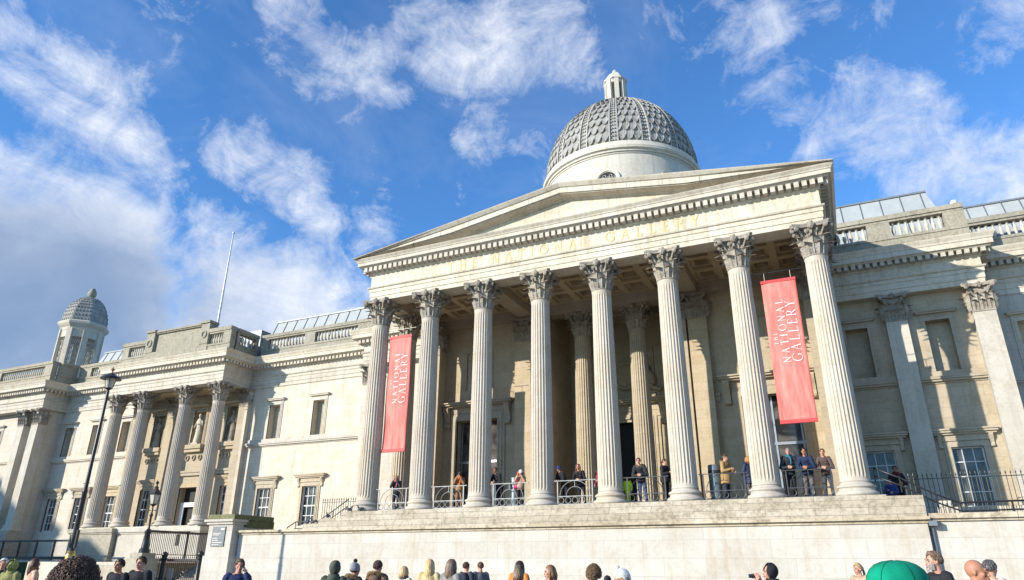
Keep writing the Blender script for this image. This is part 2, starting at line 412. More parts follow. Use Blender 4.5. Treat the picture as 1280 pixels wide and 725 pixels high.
# ================================================================ THE MUSEUM BUILDING
MU = empty('museum_building', (0, 0, 0), 0, 'long pale stone classical museum with a columned portico, pediment and central dome', 'museum')
def shaft_mesh(z0, z1, r0, r1, flutes=24, nm='shaft'):
    mb = MB(); H = z1 - z0; sec = []
    for k in range(flutes):
        a0 = 2*pi*k/flutes; da = 2*pi/flutes
        sec += [(a0, 0), (a0+da*.16, 0), (a0+da*.26, .55), (a0+da*.58, 1.0), (a0+da*.90, .55)]
    hs = [0, .012, .03, .1, .2, .3, .4, .5, .6, .7, .8, .9, .965, .985, 1]
    vs = []; K = len(sec)
    for t in hs:
        r = r0 + (r1-r0)*(t**1.7)
        fl = 1.0 if .025 < t < .975 else 0.0
        rr = r*(1.05 if t == 0 else 1.0)
        if t == 1: rr = r*1.05
        for (a, d) in sec:
            q = rr - d*fl*r*.085
            vs.append((q*cos(a), q*sin(a), z0 + H*t))
    fs = []
    for j in range(len(hs)-1):
        for i in range(K):
            fs.append((j*K+i, j*K+(i+1) % K, (j+1)*K+(i+1) % K, (j+1)*K+i))
    mb.add(vs, fs); return mb
def base_mesh(r):
    mb = MB(); k = r/.5
    def tor(z, R, h, nn=5): return [(R - h*.5 + h*.5*cos(a), z + h*.5 + h*.5*sin(a)) for a in [(-pi/2 + pi*i/nn) for i in range(nn+1)]]
    p = [(.70, 0), (.71, .02), (.71, .12)]
    p = [(.66, 0)] + tor(0, .72, .17) + [(.63, .175), (.60, .20), (.585, .24), (.60, .28)] + tor(.285, .645, .10) + [(.57, .39), (.545, .41), (.52, .46), (.50, .50)]
    mb.lathe([(a*k, z*k) for a, z in p], n=40)
    return mb
def leaf(mb, M4, w, h, curl, rows=7, th=.02):
    """acanthus leaf growing up +z, outward +x, notched edges, curled tip"""
    cols = [-1, -.55, -.2, 0, .2, .55, 1]; vs = []
    for s_ in (1, 0):
        for j in range(rows+1):
            t = j/rows
            if t < .72: x = .02 + .06*t*curl*2; z = h*t/.80
            else:
                a = (t-.72)/.28*pi*.95
                x = .02 + .087*curl + curl*.11*(1-cos(a)); z = h*.9 + .085*h*sin(a)
            ww = w*(.62 + .45*sin(pi*min(1, t*.95+.12)))*(1.0 + (.22 if j % 2 else -.06))
            if t > .8: ww *= (1-t)/.2*.75+.3
            for c in cols:
                xx = x - abs(c)*.045*curl*1.6 + (.022 if c == 0 else 0) - (th if s_ == 0 else 0)
                vs.append(M4 @ Vector((xx, c*ww*.5, z)))
    K = len(cols); R = rows+1; fs = []
    for s_ in (0, 1):
        b = s_*R*K
        for j in range(rows):
            for i in range(K-1):
                q = (b+j*K+i, b+j*K+i+1, b+(j+1)*K+i+1, b+(j+1)*K+i)
                fs.append(q if s_ == 0 else q[::-1])
    o = R*K
    for j in range(rows):
        fs.append((j*K, (j+1)*K, o+(j+1)*K, o+j*K)); fs.append((j*K+K-1, o+j*K+K-1, o+(j+1)*K+K-1, (j+1)*K+K-1))
    for i in range(K-1): fs.append((rows*K+i, rows*K+i+1, o+rows*K+i+1, o+rows*K+i))
    mb.add(vs, fs)
def volute(mb, M4, r0, r1, z0, z1, th=.045, k_=1.0):
    pts = []
    for i in range(6):
        t = i/5; pts.append((r0+(r1-r0)*t**1.5*.8, 0, z0+(z1-z0)*t))
    cx, cz = r1-.10, z1-.06; rad = .11
    for i in range(11):
        a = pi*.75 - i*.55; rr = rad*(1-i*.075)
        pts.append((cx + rr*cos(a), 0, cz + rr*sin(a)))
    rs = [th*.8]*6 + [th*(1.15-.04*i) for i in range(11)]
    mb.tube([M4 @ Vector(p) for p in pts], rs, 5)
    mb.ell(M4 @ Vector((cx, 0, cz)), (.095*k_, .095*k_, .095*k_), 8, 6)
def cap_round(r, h):
    """Corinthian capital on a shaft of neck radius r"""
    mb = MB(); k = r/.43
    mb.lathe([(r*1.0, 0), (r*1.09, .02), (r*1.09, .06), (r*.97, .08), (r*.98, h*.4), (r*1.10, h*.7), (r*1.35, h*.87), (r*1.4, h*.89)], n=24)
    for i in range(8):
        a = 2*pi*i/8
        leaf(mb, Matrix.Rotation(a+pi/8, 4, 'Z') @ Matrix.Translation((r*.97, 0, .07)), .40*k, h*.34, 1.5*k)
        leaf(mb, Matrix.Rotation(a, 4, 'Z') @ Matrix.Translation((r*.97, 0, .07)), .38*k, h*.58, 1.6*k)
    for i in range(4):
        a = pi/4 + pi/2*i
        for da in (-.13, .13):
            volute(mb, Matrix.Rotation(a+da, 4, 'Z'), r*1.02, r*2.28, h*.46, h*.88, .062*k)
        for da in (.42, -.42):
            volute(mb, Matrix.Rotation(a+da, 4, 'Z') , r*1.02, r*1.45, h*.52, h*.84, .035*k)
        leaf(mb, Matrix.Rotation(a, 4, 'Z') @ Matrix.Translation((r*1.1, 0, h*.52)), .26*k, h*.22, 1.8*k)
    # abacus with hollow sides
    ab = []
    for i in range(4):
        a = pi/4 + pi/2*i; c = Vector((cos(a), sin(a), 0))*r*2.32; a2 = a+pi/2; c2 = Vector((cos(a2), sin(a2), 0))*r*2.32
        t = Vector((-sin(a), cos(a), 0))*.07
        ab.append(c-t); ab.append(c+t)
        for s_ in (.22, .4, .5, .6, .78):
            p = c.lerp(c2, s_); q = sin(pi*s_); ab.append(p*(1-.13*q))
    vs = [(p.x, p.y, h*.885) for p in ab] + [(p.x*1.02, p.y*1.02, h*.93) for p in ab] + [(p.x*1.06, p.y*1.06, h*.96) for p in ab] + [(p.x*1.06, p.y*1.06, h) for p in ab]
    n_ = len(ab); fs = [tuple(range(n_-1, -1, -1)), tuple(3*n_+i for i in range(n_))]
    for j in range(3):
        for i in range(n_): fs.append((j*n_+i, j*n_+(i+1) % n_, (j+1)*n_+(i+1) % n_, (j+1)*n_+i))
    mb.add(vs, fs)
    for i in range(4):
        a = pi/2*i; c = Vector((cos(a), sin(a), 0))*r*1.48
        mb.ell((c.x, c.y, h*.92), (.15*k, .15*k, .17*k), 8, 6)
        for q in range(5):
            b = 2*pi*q/5; tt = Vector((-sin(a), cos(a), 0))
            mb.ell((c.x+tt.x*.11*k*cos(b)+.04*cos(a), c.y+tt.y*.11*k*cos(b)+.04*sin(a), h*.93+.11*k*sin(b)), (.075*k,)*3, 5, 4)
        mb.tube([(c.x*.8, c.y*.8, h*.5), (c.x*.9, c.y*.9, h*.8)], .035*k, 5)
    return mb
def cap_rect(w, d, h, back=True):
    """pilaster capital, face towards -y, body from y=0 back to d, width w"""
    mb = MB()
    mb.box(-w/2*1.03, w/2*1.03, -.03, d, 0, .07); mb.box(-w/2, w/2, 0, d, .07, h*.9)
    nf = 3
    for i in range(nf):
        x = -w/2 + w*(i+.5)/nf
        leaf(mb, Matrix.Translation((x, .02, .07)) @ Matrix.Rotation(-pi/2, 4, 'Z'), w/nf*1.1, h*.35, 1.0)
    for i in range(nf+1):
        x = -w/2 + w*i/nf
        leaf(mb, Matrix.Translation((x, .02, .07)) @ Matrix.Rotation(-pi/2, 4, 'Z'), w/nf*.95, h*.60, 1.3)
    for sx in (-1, 1):
        nn = max(1, int(d/.3))
        for i in range(nn):
            y = d*(i+.5)/nn
            leaf(mb, Matrix.Translation((sx*w/2, y, .07)) @ Matrix.Rotation(0 if sx > 0 else pi, 4, 'Z'), .3, h*.35, 1.0)
            leaf(mb, Matrix.Translation((sx*w/2, y+.12, .07)) @ Matrix.Rotation(0 if sx > 0 else pi, 4, 'Z'), .28, h*.6, 1.2)
        volute(mb, Matrix.Translation((sx*(w/2-.32), .12, 0)) @ Matrix.Rotation(-pi/4 if sx > 0 else -3*pi/4, 4, 'Z'), .15, .62, h*.5, h*.9, .05)
        volute(mb, Matrix.Translation((sx*.30, .10, 0)) @ Matrix.Rotation(-pi*.62 if sx < 0 else -pi*.38, 4, 'Z'), .1, .28, h*.52, h*.84, .035)
    pr = [(-w/2-.22, -.24), (-w/2-.12, -.30), (-w*.25, -.14), (0, -.11), (w*.25, -.14), (w/2+.12, -.30), (w/2+.22, -.24), (w/2+.12, .1), (w/2+.12, d), (-w/2-.12, d), (-w/2-.12, .1)]
    n_ = len(pr); vs = [(a, b, h*.89) for a, b in pr] + [(a*1.04, b*1.06 if b < 0 else b, h) for a, b in pr]
    fs = [tuple(range(n_)), tuple(2*n_-1-i for i in range(n_))] + [(i, (i+1) % n_, n_+(i+1) % n_, n_+i) for i in range(n_)]
    mb.add(vs, fs)
    for q in range(6):
        b = 2*pi*q/5 if q else 0
        rr = .09 if q else 0
        mb.ell((rr*cos(b), -.13, h*.94+rr*sin(b)), (.065, .065, .065), 6, 5)
    return mb
H, N0 = 10.54, 9.20
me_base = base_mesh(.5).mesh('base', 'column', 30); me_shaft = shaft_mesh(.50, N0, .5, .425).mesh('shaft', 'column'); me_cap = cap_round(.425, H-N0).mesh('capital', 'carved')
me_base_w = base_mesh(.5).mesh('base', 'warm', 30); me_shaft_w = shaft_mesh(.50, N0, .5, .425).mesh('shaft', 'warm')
def column(x, y, warm=False, z=0.0):
    c = empty('portico_column', (x, y, z), parent=MU)
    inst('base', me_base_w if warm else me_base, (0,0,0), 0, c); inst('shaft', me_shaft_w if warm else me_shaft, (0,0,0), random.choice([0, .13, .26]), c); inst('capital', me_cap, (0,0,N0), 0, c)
    return c
for i in range(8): column((i-3.5)*3.0, 0)
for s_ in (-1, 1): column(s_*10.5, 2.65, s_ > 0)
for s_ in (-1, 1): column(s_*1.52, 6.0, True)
# ---- podium of the portico and its weathered step courses
mb = MB(); mb.box(-11.4, 11.35, -.72, 9.2, -.28, 0.0); mb.box(-12.5, 12.42, -.88, 9.2, -.52, -.28); mb.box(-13.3, 12.40, -1.04, 9.2, -.76, -.52)
mb.box(11.35, 12.42, -.80, 1.5, -.28, -.06)
mb.build('portico_steps', 'step', MU)
# ---- entablature profiles
def ent(z, za, zf, zd, zt, ov, soff=.45, back=.9):
    """closed profile: architrave z..za, frieze ..zf, dentil band ..zd, cornice top zt, overhang ov"""
    h = za - z
    return ([(-back, z), (0, z), (0, z+h*.30), (.035, z+h*.31), (.035, z+h*.66), (.07, z+h*.67), (.07, z+h*.88), (.13, z+h*.92), (.16, za), (.02, za+.02)],
            zf, zd, zt)
def entablature(path, z, za, zf, zd, zc, zt, ov, dent_sp, dent_w, mat='entab', tag='entablature', skip=(), back=.9):
    a, _, _, _ = ent(z, za, zf, zd, zt, ov, back=back)
    p = a + [(.02, zf), (.06, zf+.02), (.11, zf+.07), (.11, zd+.0), (-back, zd)]
    mb = MB(); mb.sweep(p, path); mb.build(tag, mat, MU)
    h = zt - zc
    p = [(-back, zd+.003), (.42, zd+.003), (.46, zd+.05), (ov-.06, zd+.07), (ov-.06, zc-.03), (ov, zc-.03), (ov, zc+h*.40), (ov+.03, zc+h*.44), (ov+.05, zc+h*.6), (ov+.13, zc+h*.88), (ov+.15, zt), (-back, zt+.05)]
    mb = MB(); mb.sweep(p, path); mb.build('cornice', mat, MU)
    # dentils
    mb = MB(); P = [Vector(q) for q in path]
    for i in range(len(P)-1):
        if i in skip: continue
        d = P[i+1]-P[i]; L = d.length; d.normalize(); nn = Vector((d.y, -d.x))
        o0 = .36 if (i > 0 and (P[i]-P[i-1]).normalized().dot(nn) < -.1) else 0
        cnt = max(1, int(round(L/dent_sp)))
        # outer corners let the course run round the corner
        e0 = .36 if (i == 0 or (P[i]-P[i-1]).normalized().cross(d) < 0) else -.36
        if i == 0: e0 = 0
        e1 = 0 if i == len(P)-2 else (.30 if d.cross((P[i+2]-P[i+1]).normalized()) > 0 and True else -.36)
        if i > 0: e0 = .30 if (P[i]-P[i-1]).normalized().cross(d) > 0 else -.36
        L0, L1 = -e0, L+e1
        cnt = max(1, int(round((L1-L0)/dent_sp)))
        for k in range(cnt):
            c = P[i] + d*(L0 + (L1-L0)*(k+.5)/cnt) + nn*(.11+.15)
            mb.obox((c.x, c.y, (zf+.10+zd)/2), (d.x, d.y, 0), (nn.x, nn.y, 0), (0,0,1), dent_w/2, .15, (zd-.002-zf-.10)/2)
    build_groups(mb, 'dentil_course', mat, MU, .12)
# portico: runs round three sides (path left side -> front -> right side)
W = 11.0
entablature([(-W, 5.8), (-W, -.45), (W, -.45), (W, 5.8)], H, 11.30, 12.02, 12.36, 12.46, 12.80, .57, .305, .19)
# inner architraves and coffered ceiling
mb = MB(); CE = 11.05
mb.box(-10.0, 10.0, .46, .60, H+.02, 11.3)
mb.box(-10.1, 10.1, 5.2, 6.1, H, 11.3)
mb.box(-W+.9, W-.9, 8.3, 9.1, H+.3, 11.9)
for x in (-4.5, 4.5): mb.box(x-.42, x+.42, .60, 5.2, H+.05, 11.3)
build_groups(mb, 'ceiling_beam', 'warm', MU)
mb = MB()
def coffers(x0, x1, y0, y1, nx, ny):
    mb.box(x0-.1, x1+.1, y0-.1, y1+.1, CE+.42, CE+.55)
    dx = (x1-x0)/nx; dy = (y1-y0)/ny; r = .16
    for i in range(nx+1): mb.box(max(x0, x0+i*dx-r), min(x1, x0+i*dx+r), y0, y1, CE, CE+.42)
    for j in range(ny+1):
        for i in range(nx): mb.box(x0+i*dx+(r), x0+(i+1)*dx-(r), max(y0, y0+j*dy-r), min(y1, y0+j*dy+r), CE+.002, CE+.42)
    for i in range(nx):
        for j in range(ny):
            a, b, c, d = x0+i*dx+r, x0+(i+1)*dx-r, y0+j*dy+r, y0+(j+1)*dy-r; q = .17
            for (e, f, g_, h_) in ((a, b, c, c+q), (a, b, d-q, d), (a, a+q, c+q, d-q), (b-q, b, c+q, d-q)): mb.box(e, f, g_, h_, CE+.16, CE+.419)
coffers(-10.08, -4.94, .62, 5.18, 4, 3); coffers(-4.06, 4.06, .62, 5.18, 6, 3); coffers(4.94, 10.08, .62, 5.18, 4, 3)
coffers(-4.0, 4.0, 6.12, 8.9, 6, 2)
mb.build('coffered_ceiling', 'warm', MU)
# ---- walls with openings
def wall_y(mb, x0, x1, z0, z1, y, holes, depth=.35, back=True, th=.7):
    """wall face at y looking towards -y, holes = (xa, xb, za, zb)"""
    xs = sorted(set([x0, x1] + [h[0] for h in holes] + [h[1] for h in holes])); zs = sorted(set([z0, z1] + [h[2] for h in holes] + [h[3] for h in holes]))
    for i in range(len(xs)-1):
        for j in range(len(zs)-1):
            cx, cz = (xs[i]+xs[i+1])/2, (zs[j]+zs[j+1])/2
            if any(h[0] < cx < h[1] and h[2] < cz < h[3] for h in holes): continue
            mb.add([(xs[i], y, zs[j]), (xs[i+1], y, zs[j]), (xs[i+1], y, zs[j+1]), (xs[i], y, zs[j+1])], [(0, 1, 2, 3)])
    for (a, b, c, d) in holes:
        mb.add([(a, y, c), (a, y+depth, c), (a, y+depth, d), (a, y, d)], [(0, 1, 2, 3)]); mb.add([(b, y, c), (b, y, d), (b, y+depth, d), (b, y+depth, c)], [(0, 1, 2, 3)])
        mb.add([(a, y, d), (a, y+depth, d), (b, y+depth, d), (b, y, d)], [(0, 1, 2, 3)]); mb.add([(a, y, c), (b, y, c), (b, y+depth, c), (a, y+depth, c)], [(0, 1, 2, 3)])
    mb.add([(x0, y+th, z0), (x1, y+th, z0), (x1, y+th, z1), (x0, y+th, z1)], [(3, 2, 1, 0)])
    for x in (x0, x1): mb.add([(x, y, z0), (x, y+th, z0), (x, y+th, z1), (x, y, z1)], [(0, 1, 2, 3)])
    return mb
DL, DR = -7.6, 7.65
mb = MB()
wall_y(mb, -11.0, -3.3, 0, 11.1, 5.6, [(DL-1.25, DL+1.25, 0.003, 5.15)], .6, th=.9)
wall_y(mb, 3.3, 11.0, 0, 11.1, 5.6, [(DR-1.25, DR+1.25, 0.003, 5.15)], .6, th=.9)
mb.box(-3.9, -3.302, 6.5, 9.0, 0, 11.1); mb.box(3.302, 3.9, 6.5, 9.0, 0, 11.1)
wall_y(mb, -3.9, 3.9, 0, 11.9, 9.0, [(-1.3, 1.3, 0.003, 5.2)], .6)
mb.box(-11.0, -10.3, 6.5, 8.2, -.7, 11.1); mb.box(10.3, 11.0, 6.5, 8.2, -.7, 11.1)
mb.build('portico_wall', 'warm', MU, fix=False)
mb = MB(); mb.box(-11.0, 11.0, -.7, 9.2, .0, .004); mb.build('portico_floor', 'step', MU)
# string course on inner walls
mb = MB()
for a, b, y in ((-11.0, DL-2.2, 5.6), (DL+2.2, -3.3, 5.6), (3.3, DR-2.2, 5.6), (DR+2.2, 11.0, 5.6), (-3.3, 3.3, 9.0)):
    mb.box(a, b, y-.07, y-.002, 5.05, 5.28); mb.box(a, b, y-.13, y-.002, 5.29, 5.42)
for a, b in ((-11, -3.3), (3.3, 11)):
    mb.box(a, b, 5.54, 5.598, 0, .45)
build_groups(mb, 'string_course', 'warm', MU)
# antae and pilasters against the inner wall
def pilaster(x, y, d, w=.92, z0=0.0, zc=N0, zt=H, mat='warm', capd=None, name='pilaster'):
    p = empty(name, (x, y, z0), parent=MU)
    b = MB(); b.box(-w/2-.14, w/2+.14, -.14, d, 0, .14); b.box(-w/2-.10, w/2+.10, -.10, d, .141, .24); b.box(-w/2-.04, w/2+.04, -.04, d, .241, .30); b.box(-w/2-.08, w/2+.08, -.08, d, .301, .40)
    b.build('base', mat, p)
    s = MB(); s.box(-w/2, w/2, 0, d, .401, zc-z0-.001); s.build('shaft', mat, p)
    cap_rect(w, d, zt-zc).build('capital', 'carved', p, loc=(0, 0, zc-z0))
    return p
for x in (-4.75, 4.75): pilaster(x, 5.22, .379)
for x in (-10.2, 10.2): pilaster(x, 4.75, .849, .95)
for x in (-3.75, 3.75): pilaster(x, 5.22, .379, .88)
# portals: architrave frame, consoles, hood
def console(mb, x, y, z, s=1.0, w=.22):
    pr = [(0, 0), (-.30, 0), (-.34, -.08), (-.30, -.2), (-.18, -.42), (-.10, -.62), (-.17, -.74), (-.15, -.86), (-.05, -.90), (0, -.88)]
    vs = [(x-w*s/2, y+a*s, z+b*s) for a, b in pr] + [(x+w*s/2, y+a*s, z+b*s) for a, b in pr]; k = len(pr)
    mb.add(vs, [tuple(range(k)), tuple(2*k-1-i for i in range(k))] + [(i, (i+1) % k, k+(i+1) % k, k+i) for i in range(k)])
    mb.ell((x, y-.20*s, z-.10*s), (w*s*.62, .13*s, .12*s), 8, 6); mb.ell((x, y-.12*s, z-.80*s), (w*s*.6, .09*s, .09*s), 8, 6)
def surround(mb, x0, x1, z0, z1, y, fw, pr=.10, hood=None, hw=.5, hp=.4, hz=.5, cons=True, cs=1.0):
    for q, (e, p) in enumerate(((fw, pr*.5), (fw*.62, pr*.8), (fw*.22, pr))):
        yy = y - p
        mb.box(x0-e, x0-.0, yy, y-.001*(q+1), z0, z1+e); mb.box(x1, x1+e, yy, y-.001*(q+1), z0, z1+e); mb.box(x0, x1, yy, y-.001*(q+1), z1, z1+e)
    if hood:
        zb = z1+fw+hz
        mb.box(x0-fw-.02, x1+fw+.02, y-.10, y-.002, z1+fw+.01, zb-.08)
        mb.box(x0-fw-hw*.75, x1+fw+hw*.75, y-hp*.6, y-.002, zb-.08, zb); mb.box(x0-fw-hw*.9, x1+fw+hw*.9, y-hp*.85, y-.002, zb+.001, zb+.09); mb.box(x0-fw-hw, x1+fw+hw, y-hp, y-.002, zb+.091, zb+.16)
        if cons:
            for s_ in (-1, 1): console(mb, (x0+x1)/2 + s_*((x1-x0)/2+fw+.16*cs), y-.001, zb-.081, cs, .24)
    return mb
def portal(x, y, w, h, hood=True):
    p = empty('doorway', (0, 0, 0), parent=MU)
    mb = MB(); surround(mb, x-w/2, x+w/2, 0, h, y, .42, .16, True, .55, .55, .42, True, 1.25); mb.build('door_surround', 'warm', p)
    mb = MB(); mb.box(x-w/2, x+w/2, y+.45, y+.50, 0, h); mb.build('dark_interior', 'black', p)
    mb = MB()
    for xx in (x-w/2+.05, x-.04, x+w/2-.13): mb.box(xx, xx+.08, y+.36, y+.44, .01, h)
    mb.box(x-w/2, x+w/2, y+.34, y+.445, h*.56, h*.56+.12); mb.box(x-w/2, x+w/2, y+.34, y+.445, .0, .15)
    mb.build('door_frame', 'metalsteel', p)
    mb = MB(); mb.box(x-w/2, x+w/2, y+.40, y+.42, .1, h*.995); mb.build('door_glass', 'glass', p)
portal(DL, 5.6, 2.5, 5.15); portal(DR, 5.6, 2.5, 5.15)
p = empty('central_doorway', (0, 0, 0), parent=MU)
mb = MB(); surround(mb, -1.3, 1.3, 0, 5.2, 9.0, .42, .16, True, .55, .6, .45, True, 1.3); mb.build('door_surround', 'warm', p)
mb = MB(); mb.box(-1.3, 1.3, 9.42, 9.5, 0, 5.2); mb.build('dark_interior', 'black', p)
# wreathed roundel with carved figures over the central door
mb = MB()
i0 = len(mb.v)
mb.tube([(.72*cos(a), 0, .72*sin(a)) for a in [2*pi*i/28 for i in range(28)]], .13, 7, True)
for i in range(28):
    a = 2*pi*i/28; mb.ell((.74*cos(a), -.06, .74*sin(a)), (.10, .07, .07), 6, 5)
mb.ell((0, .02, 0), (.62, .12, .62), 18, 10)
for s_ in (-1, 1):
    mb.ell((s_*1.25, 0, -.35), (.42, .2, .55), 10, 8); mb.ell((s_*1.2, -.05, .32), (.17, .16, .2), 8, 7); mb.tube([(s_*1.1, -.05, .05), (s_*.85, -.12, .3), (s_*.6, -.1, .6)], .09, 6)
    mb.tube([(s_*1.3, -.05, -.6), (s_*1.55, -.1, -.85), (s_*1.9, -.05, -.95)], .13, 6)
mb.build('carved_roundel', 'warm', MU, 40, loc=(0, 8.85, 7.65))
# upper blind panels on inner walls
mb = MB()
for x in (DL, DR):
    surround(mb, x-.75, x+.75, 6.9, 9.0, 5.6, .16, .06)
surround(mb, -.9+3.0-.5, 2.6, 6.4, 9.2, 9.0, .12, .06); surround(mb, -2.6, -1.6, 6.4, 9.2, 9.0, .12, .06)
build_groups(mb, 'blind_panel', 'warm', MU)

# ---- pediment
ZE, ZA, XE = 12.83, 14.62, 11.72
def pz(x): return ZE + (ZA-ZE)*(1-abs(x)/XE)
mb = MB()
th = .55
prof = [(-.15, -.60), (.12, -.60), (.18, -.52), (.58, -.50), (.58, -.46), (.66, -.46), (.66, -.20), (.72, -.18), (.84, -.04), (.86, 0), (-.15, .02)]
xs = [-XE, -XE*.5, 0, XE*.5, XE]
vs = []; K = len(prof)
for x in xs:
    for (o, h) in prof:
        zz_ = pz(x)+h; hl = 12.855
        vs.append((x, -.45-o, max(zz_, hl if o < .7 else 12.80)))
fs = []
for i in range(len(xs)-1):
    for k in range(K):
        k2 = (k+1) % K; fs.append((i*K+k, (i+1)*K+k, (i+1)*K+k2, i*K+k2))
fs += [tuple(range(K)), tuple((len(xs)-1)*K+k for k in range(K-1, -1, -1))]
mb.add(vs, fs); mb.build('raking_cornice', 'entab', MU)
mb = MB(); mb.add([(-10.6, -.50, 12.80), (10.6, -.50, 12.80), (0, -.50, ZA-.35)], [(0, 1, 2)]); mb.add([(-10.2, .1, 12.80), (10.2, .1, 12.80), (0, .1, ZA-.35)], [(2, 1, 0)])
mb.build('tympanum', 'entab', MU)
mb = MB()
vs = []
for y in (.15, 9.5):
    vs += [(-XE+.02, y, 12.82), (XE-.02, y, 12.82), (XE-.02, y, ZE), (0, y, ZA-.02), (-XE+.02, y, ZE)]
mb.add(vs, [(0, 1, 2, 3, 4), (9, 8, 7, 6, 5), (0, 5, 6, 1), (1, 6, 7, 2), (2, 7, 8, 3), (3, 8, 9, 4), (4, 9, 5, 0)])
mb.build('portico_roof', 'leadside', MU)
mb = MB(); 
for k in range(11): # carved lion masks along the flank gutter
    if k % 2: continue
    for s_ in (-1, 1): mb.ell((s_*(W+.72), -.2+.62*k, 12.70), (.05, .06, .07), 7, 6)

# jointing of the raking cornice
mb = MB()
for k in range(-7, 8):
    if k == 0: continue
    x = k*1.62; z = pz(x)
    if z-.3 > 12.95: mb.box(x-.007, x+.007, -1.114, -1.06, z-.44, z-.22)
mb.build('cornice_joints', 'black', MU)
# bird spikes along the pediment
mb = MB()
for k in range(190):
    x = -XE+.3 + k*(2*XE-.6)/189; z = pz(x)
    mb.tube([(x, -1.2, z-.01), (x+random.uniform(-.05, .05), -1.2+random.uniform(-.06, .02), z+.13)], .004, 3)
mb.build('bird_spikes', 'metalsteel', MU)
# ---- carved inscription, gilt serif capitals
def arcpoly(cx, cy, rx, ry, a0, a1, w, thin, nseg=18):
    vs = []
    for i in range(nseg+1):
        a = a0 + (a1-a0)*i/nseg; ww = thin + (w-thin)*abs(cos(a))
        vs.append((cx+rx*cos(a), cy+ry*sin(a), cx+(rx-ww)*cos(a), cy+(ry-thin)*sin(a)))
    return vs
GW = [.145, .068, .045]
def glyph(ch):
    """list of quads in unit cap height; returns (width, quads)"""
    T, t, S = GW; q = []
    def bar(x0, y0, x1, y1, w):  # stroke with horizontal ends
        q.append([(x0-w/2, y0), (x0+w/2, y0), (x1+w/2, y1), (x1-w/2, y1)])
    def hb(x0, x1, y, w=t): q.append([(x0, y), (x1, y), (x1, y+w), (x0, y+w)])
    def ser(x, y, w=.13, up=True): q.append([(x-w, y), (x+w, y), (x+w*.98, y+S), (x-w*.98, y+S)])
    def arc(*a):
        v = arcpoly(*a)
        for i in range(len(v)-1): q.append([(v[i][0], v[i][1]), (v[i+1][0], v[i+1][1]), (v[i+1][2], v[i+1][3]), (v[i][2], v[i][3])])
    if ch == 'T': bar(.36, 0, .36, 1, T); ser(.36, 0); hb(0, .72, 1-t); q.append([(0, .80), (.035, .80), (.06, .95), (0, 1)]); q.append([(.72, .80), (.685, .80), (.66, .95), (.72, 1)]); W_ = .72
    elif ch == 'H':
        for x in (.16, .70): bar(x, 0, x, 1, T); ser(x, 0); ser(x, 1-S)
        hb(.16, .70, .5); W_ = .86
    elif ch == 'E' or ch == 'L':
        bar(.16, 0, .16, 1, T); ser(.12, 0, .1); ser(.14, 1-S, .12); hb(.12, .58, 0); q.append([(.58, 0), (.58, .20), (.55, .20), (.50, .03)])
        if ch == 'E': hb(.12, .54, 1-t); hb(.12, .46, .5); q.append([(.54, 1), (.54, .82), (.51, .82), (.47, .97)]); q.append([(.46, .42), (.46, .62), (.435, .58), (.435, .45)])
        W_ = .60
    elif ch == 'N':
        bar(.14, 0, .14, 1, t*1.2); bar(.72, 0, .72, 1, t*1.2); bar(.69, 0, .13, 1, T); ser(.14, 0, .11); ser(.72, 1-S, .11); ser(.10, 1-S, .09); W_ = .85
    elif ch == 'A':
        bar(.10, 0, .40, 1, t*1.2); bar(.70, 0, .38, 1, T); hb(.20, .60, .34); ser(.10, 0, .10); ser(.70, 0, .13); W_ = .82
    elif ch == 'I': bar(.17, 0, .17, 1, T); ser(.17, 0); ser(.17, 1-S); W_ = .34
    elif ch == 'O': arc(.47, .5, .47, .52, 0, 2*pi, T, t, 30); W_ = .94
    elif ch == 'G':
        arc(.47, .5, .47, .52, radians(38), radians(322), T, t, 26); bar(.76, .12, .76, .44, T); ser(.76, .42, .12); q.append([(.84, .70), (.84, .92), (.815, .92), (.80, .80)]); W_ = .88
    elif ch == 'R':
        bar(.16, 0, .16, 1, T); ser(.15, 0); ser(.10, 1-S, .08); hb(.12, .36, 1-t); hb(.14, .36, .46); arc(.34, .73, .28, .27, -pi/2, pi/2, T, t, 12)
        bar(.68, 0, .36, .48, T); ser(.72, 0, .09); W_ = .76
    elif ch == 'Y':
        bar(.36, 0, .36, .5, T); bar(.36, .45, .08, 1, T); bar(.36, .45, .64, 1, t*1.2); ser(.36, 0); ser(.08, 1-S, .11); ser(.64, 1-S, .10); W_ = .72
    else: W_ = .4
    return W_, q
def lettering(text, h, gap, space, Mx, depth=.012, total=None):
    """text in plane x right, y up, raised along +z of Mx"""
    mb = MB(); wd = []; W0 = 0
    for ch in text:
        if ch == ' ': W0 += space; continue
        W0 += glyph(ch)[0]*h + gap
    W0 -= gap
    k = 1.0 if total is None else (total - sum(glyph(c)[0]*h for c in text if c != ' ')) / max(1e-6, W0 - sum(glyph(c)[0]*h for c in text if c != ' '))
    x = 0
    for ch in text:
        if ch == ' ': x += space*k; continue
        w_, qs = glyph(ch)
        for n_, pq in enumerate(qs):
            dz = depth + n_*.00035
            vs = [Mx @ Vector((x+a*h, b*h, 0)) for a, b in pq] + [Mx @ Vector((x+a*h, b*h, dz)) for a, b in pq]
            mb.add(vs, [(0, 1, 2, 3), (7, 6, 5, 4), (0, 1, 5, 4), (1, 2, 6, 5), (2, 3, 7, 6), (3, 0, 4, 7)])
        x += w_*h + gap*k
    return mb, x
FACE = Matrix(((1, 0, 0, 0), (0, 0, -1, 0), (0, 1, 0, 0), (0, 0, 0, 1)))  # x right, y up -> world x, z ; +z -> -y
mb, x = lettering('THE NATIONAL GALLERY', .50, .32, .55, Matrix.Translation((-6.35, -.4715, 11.42)) @ FACE, .012, 12.55)
build_groups(mb, 'inscribed_letter', 'giltletter', MU, .01)
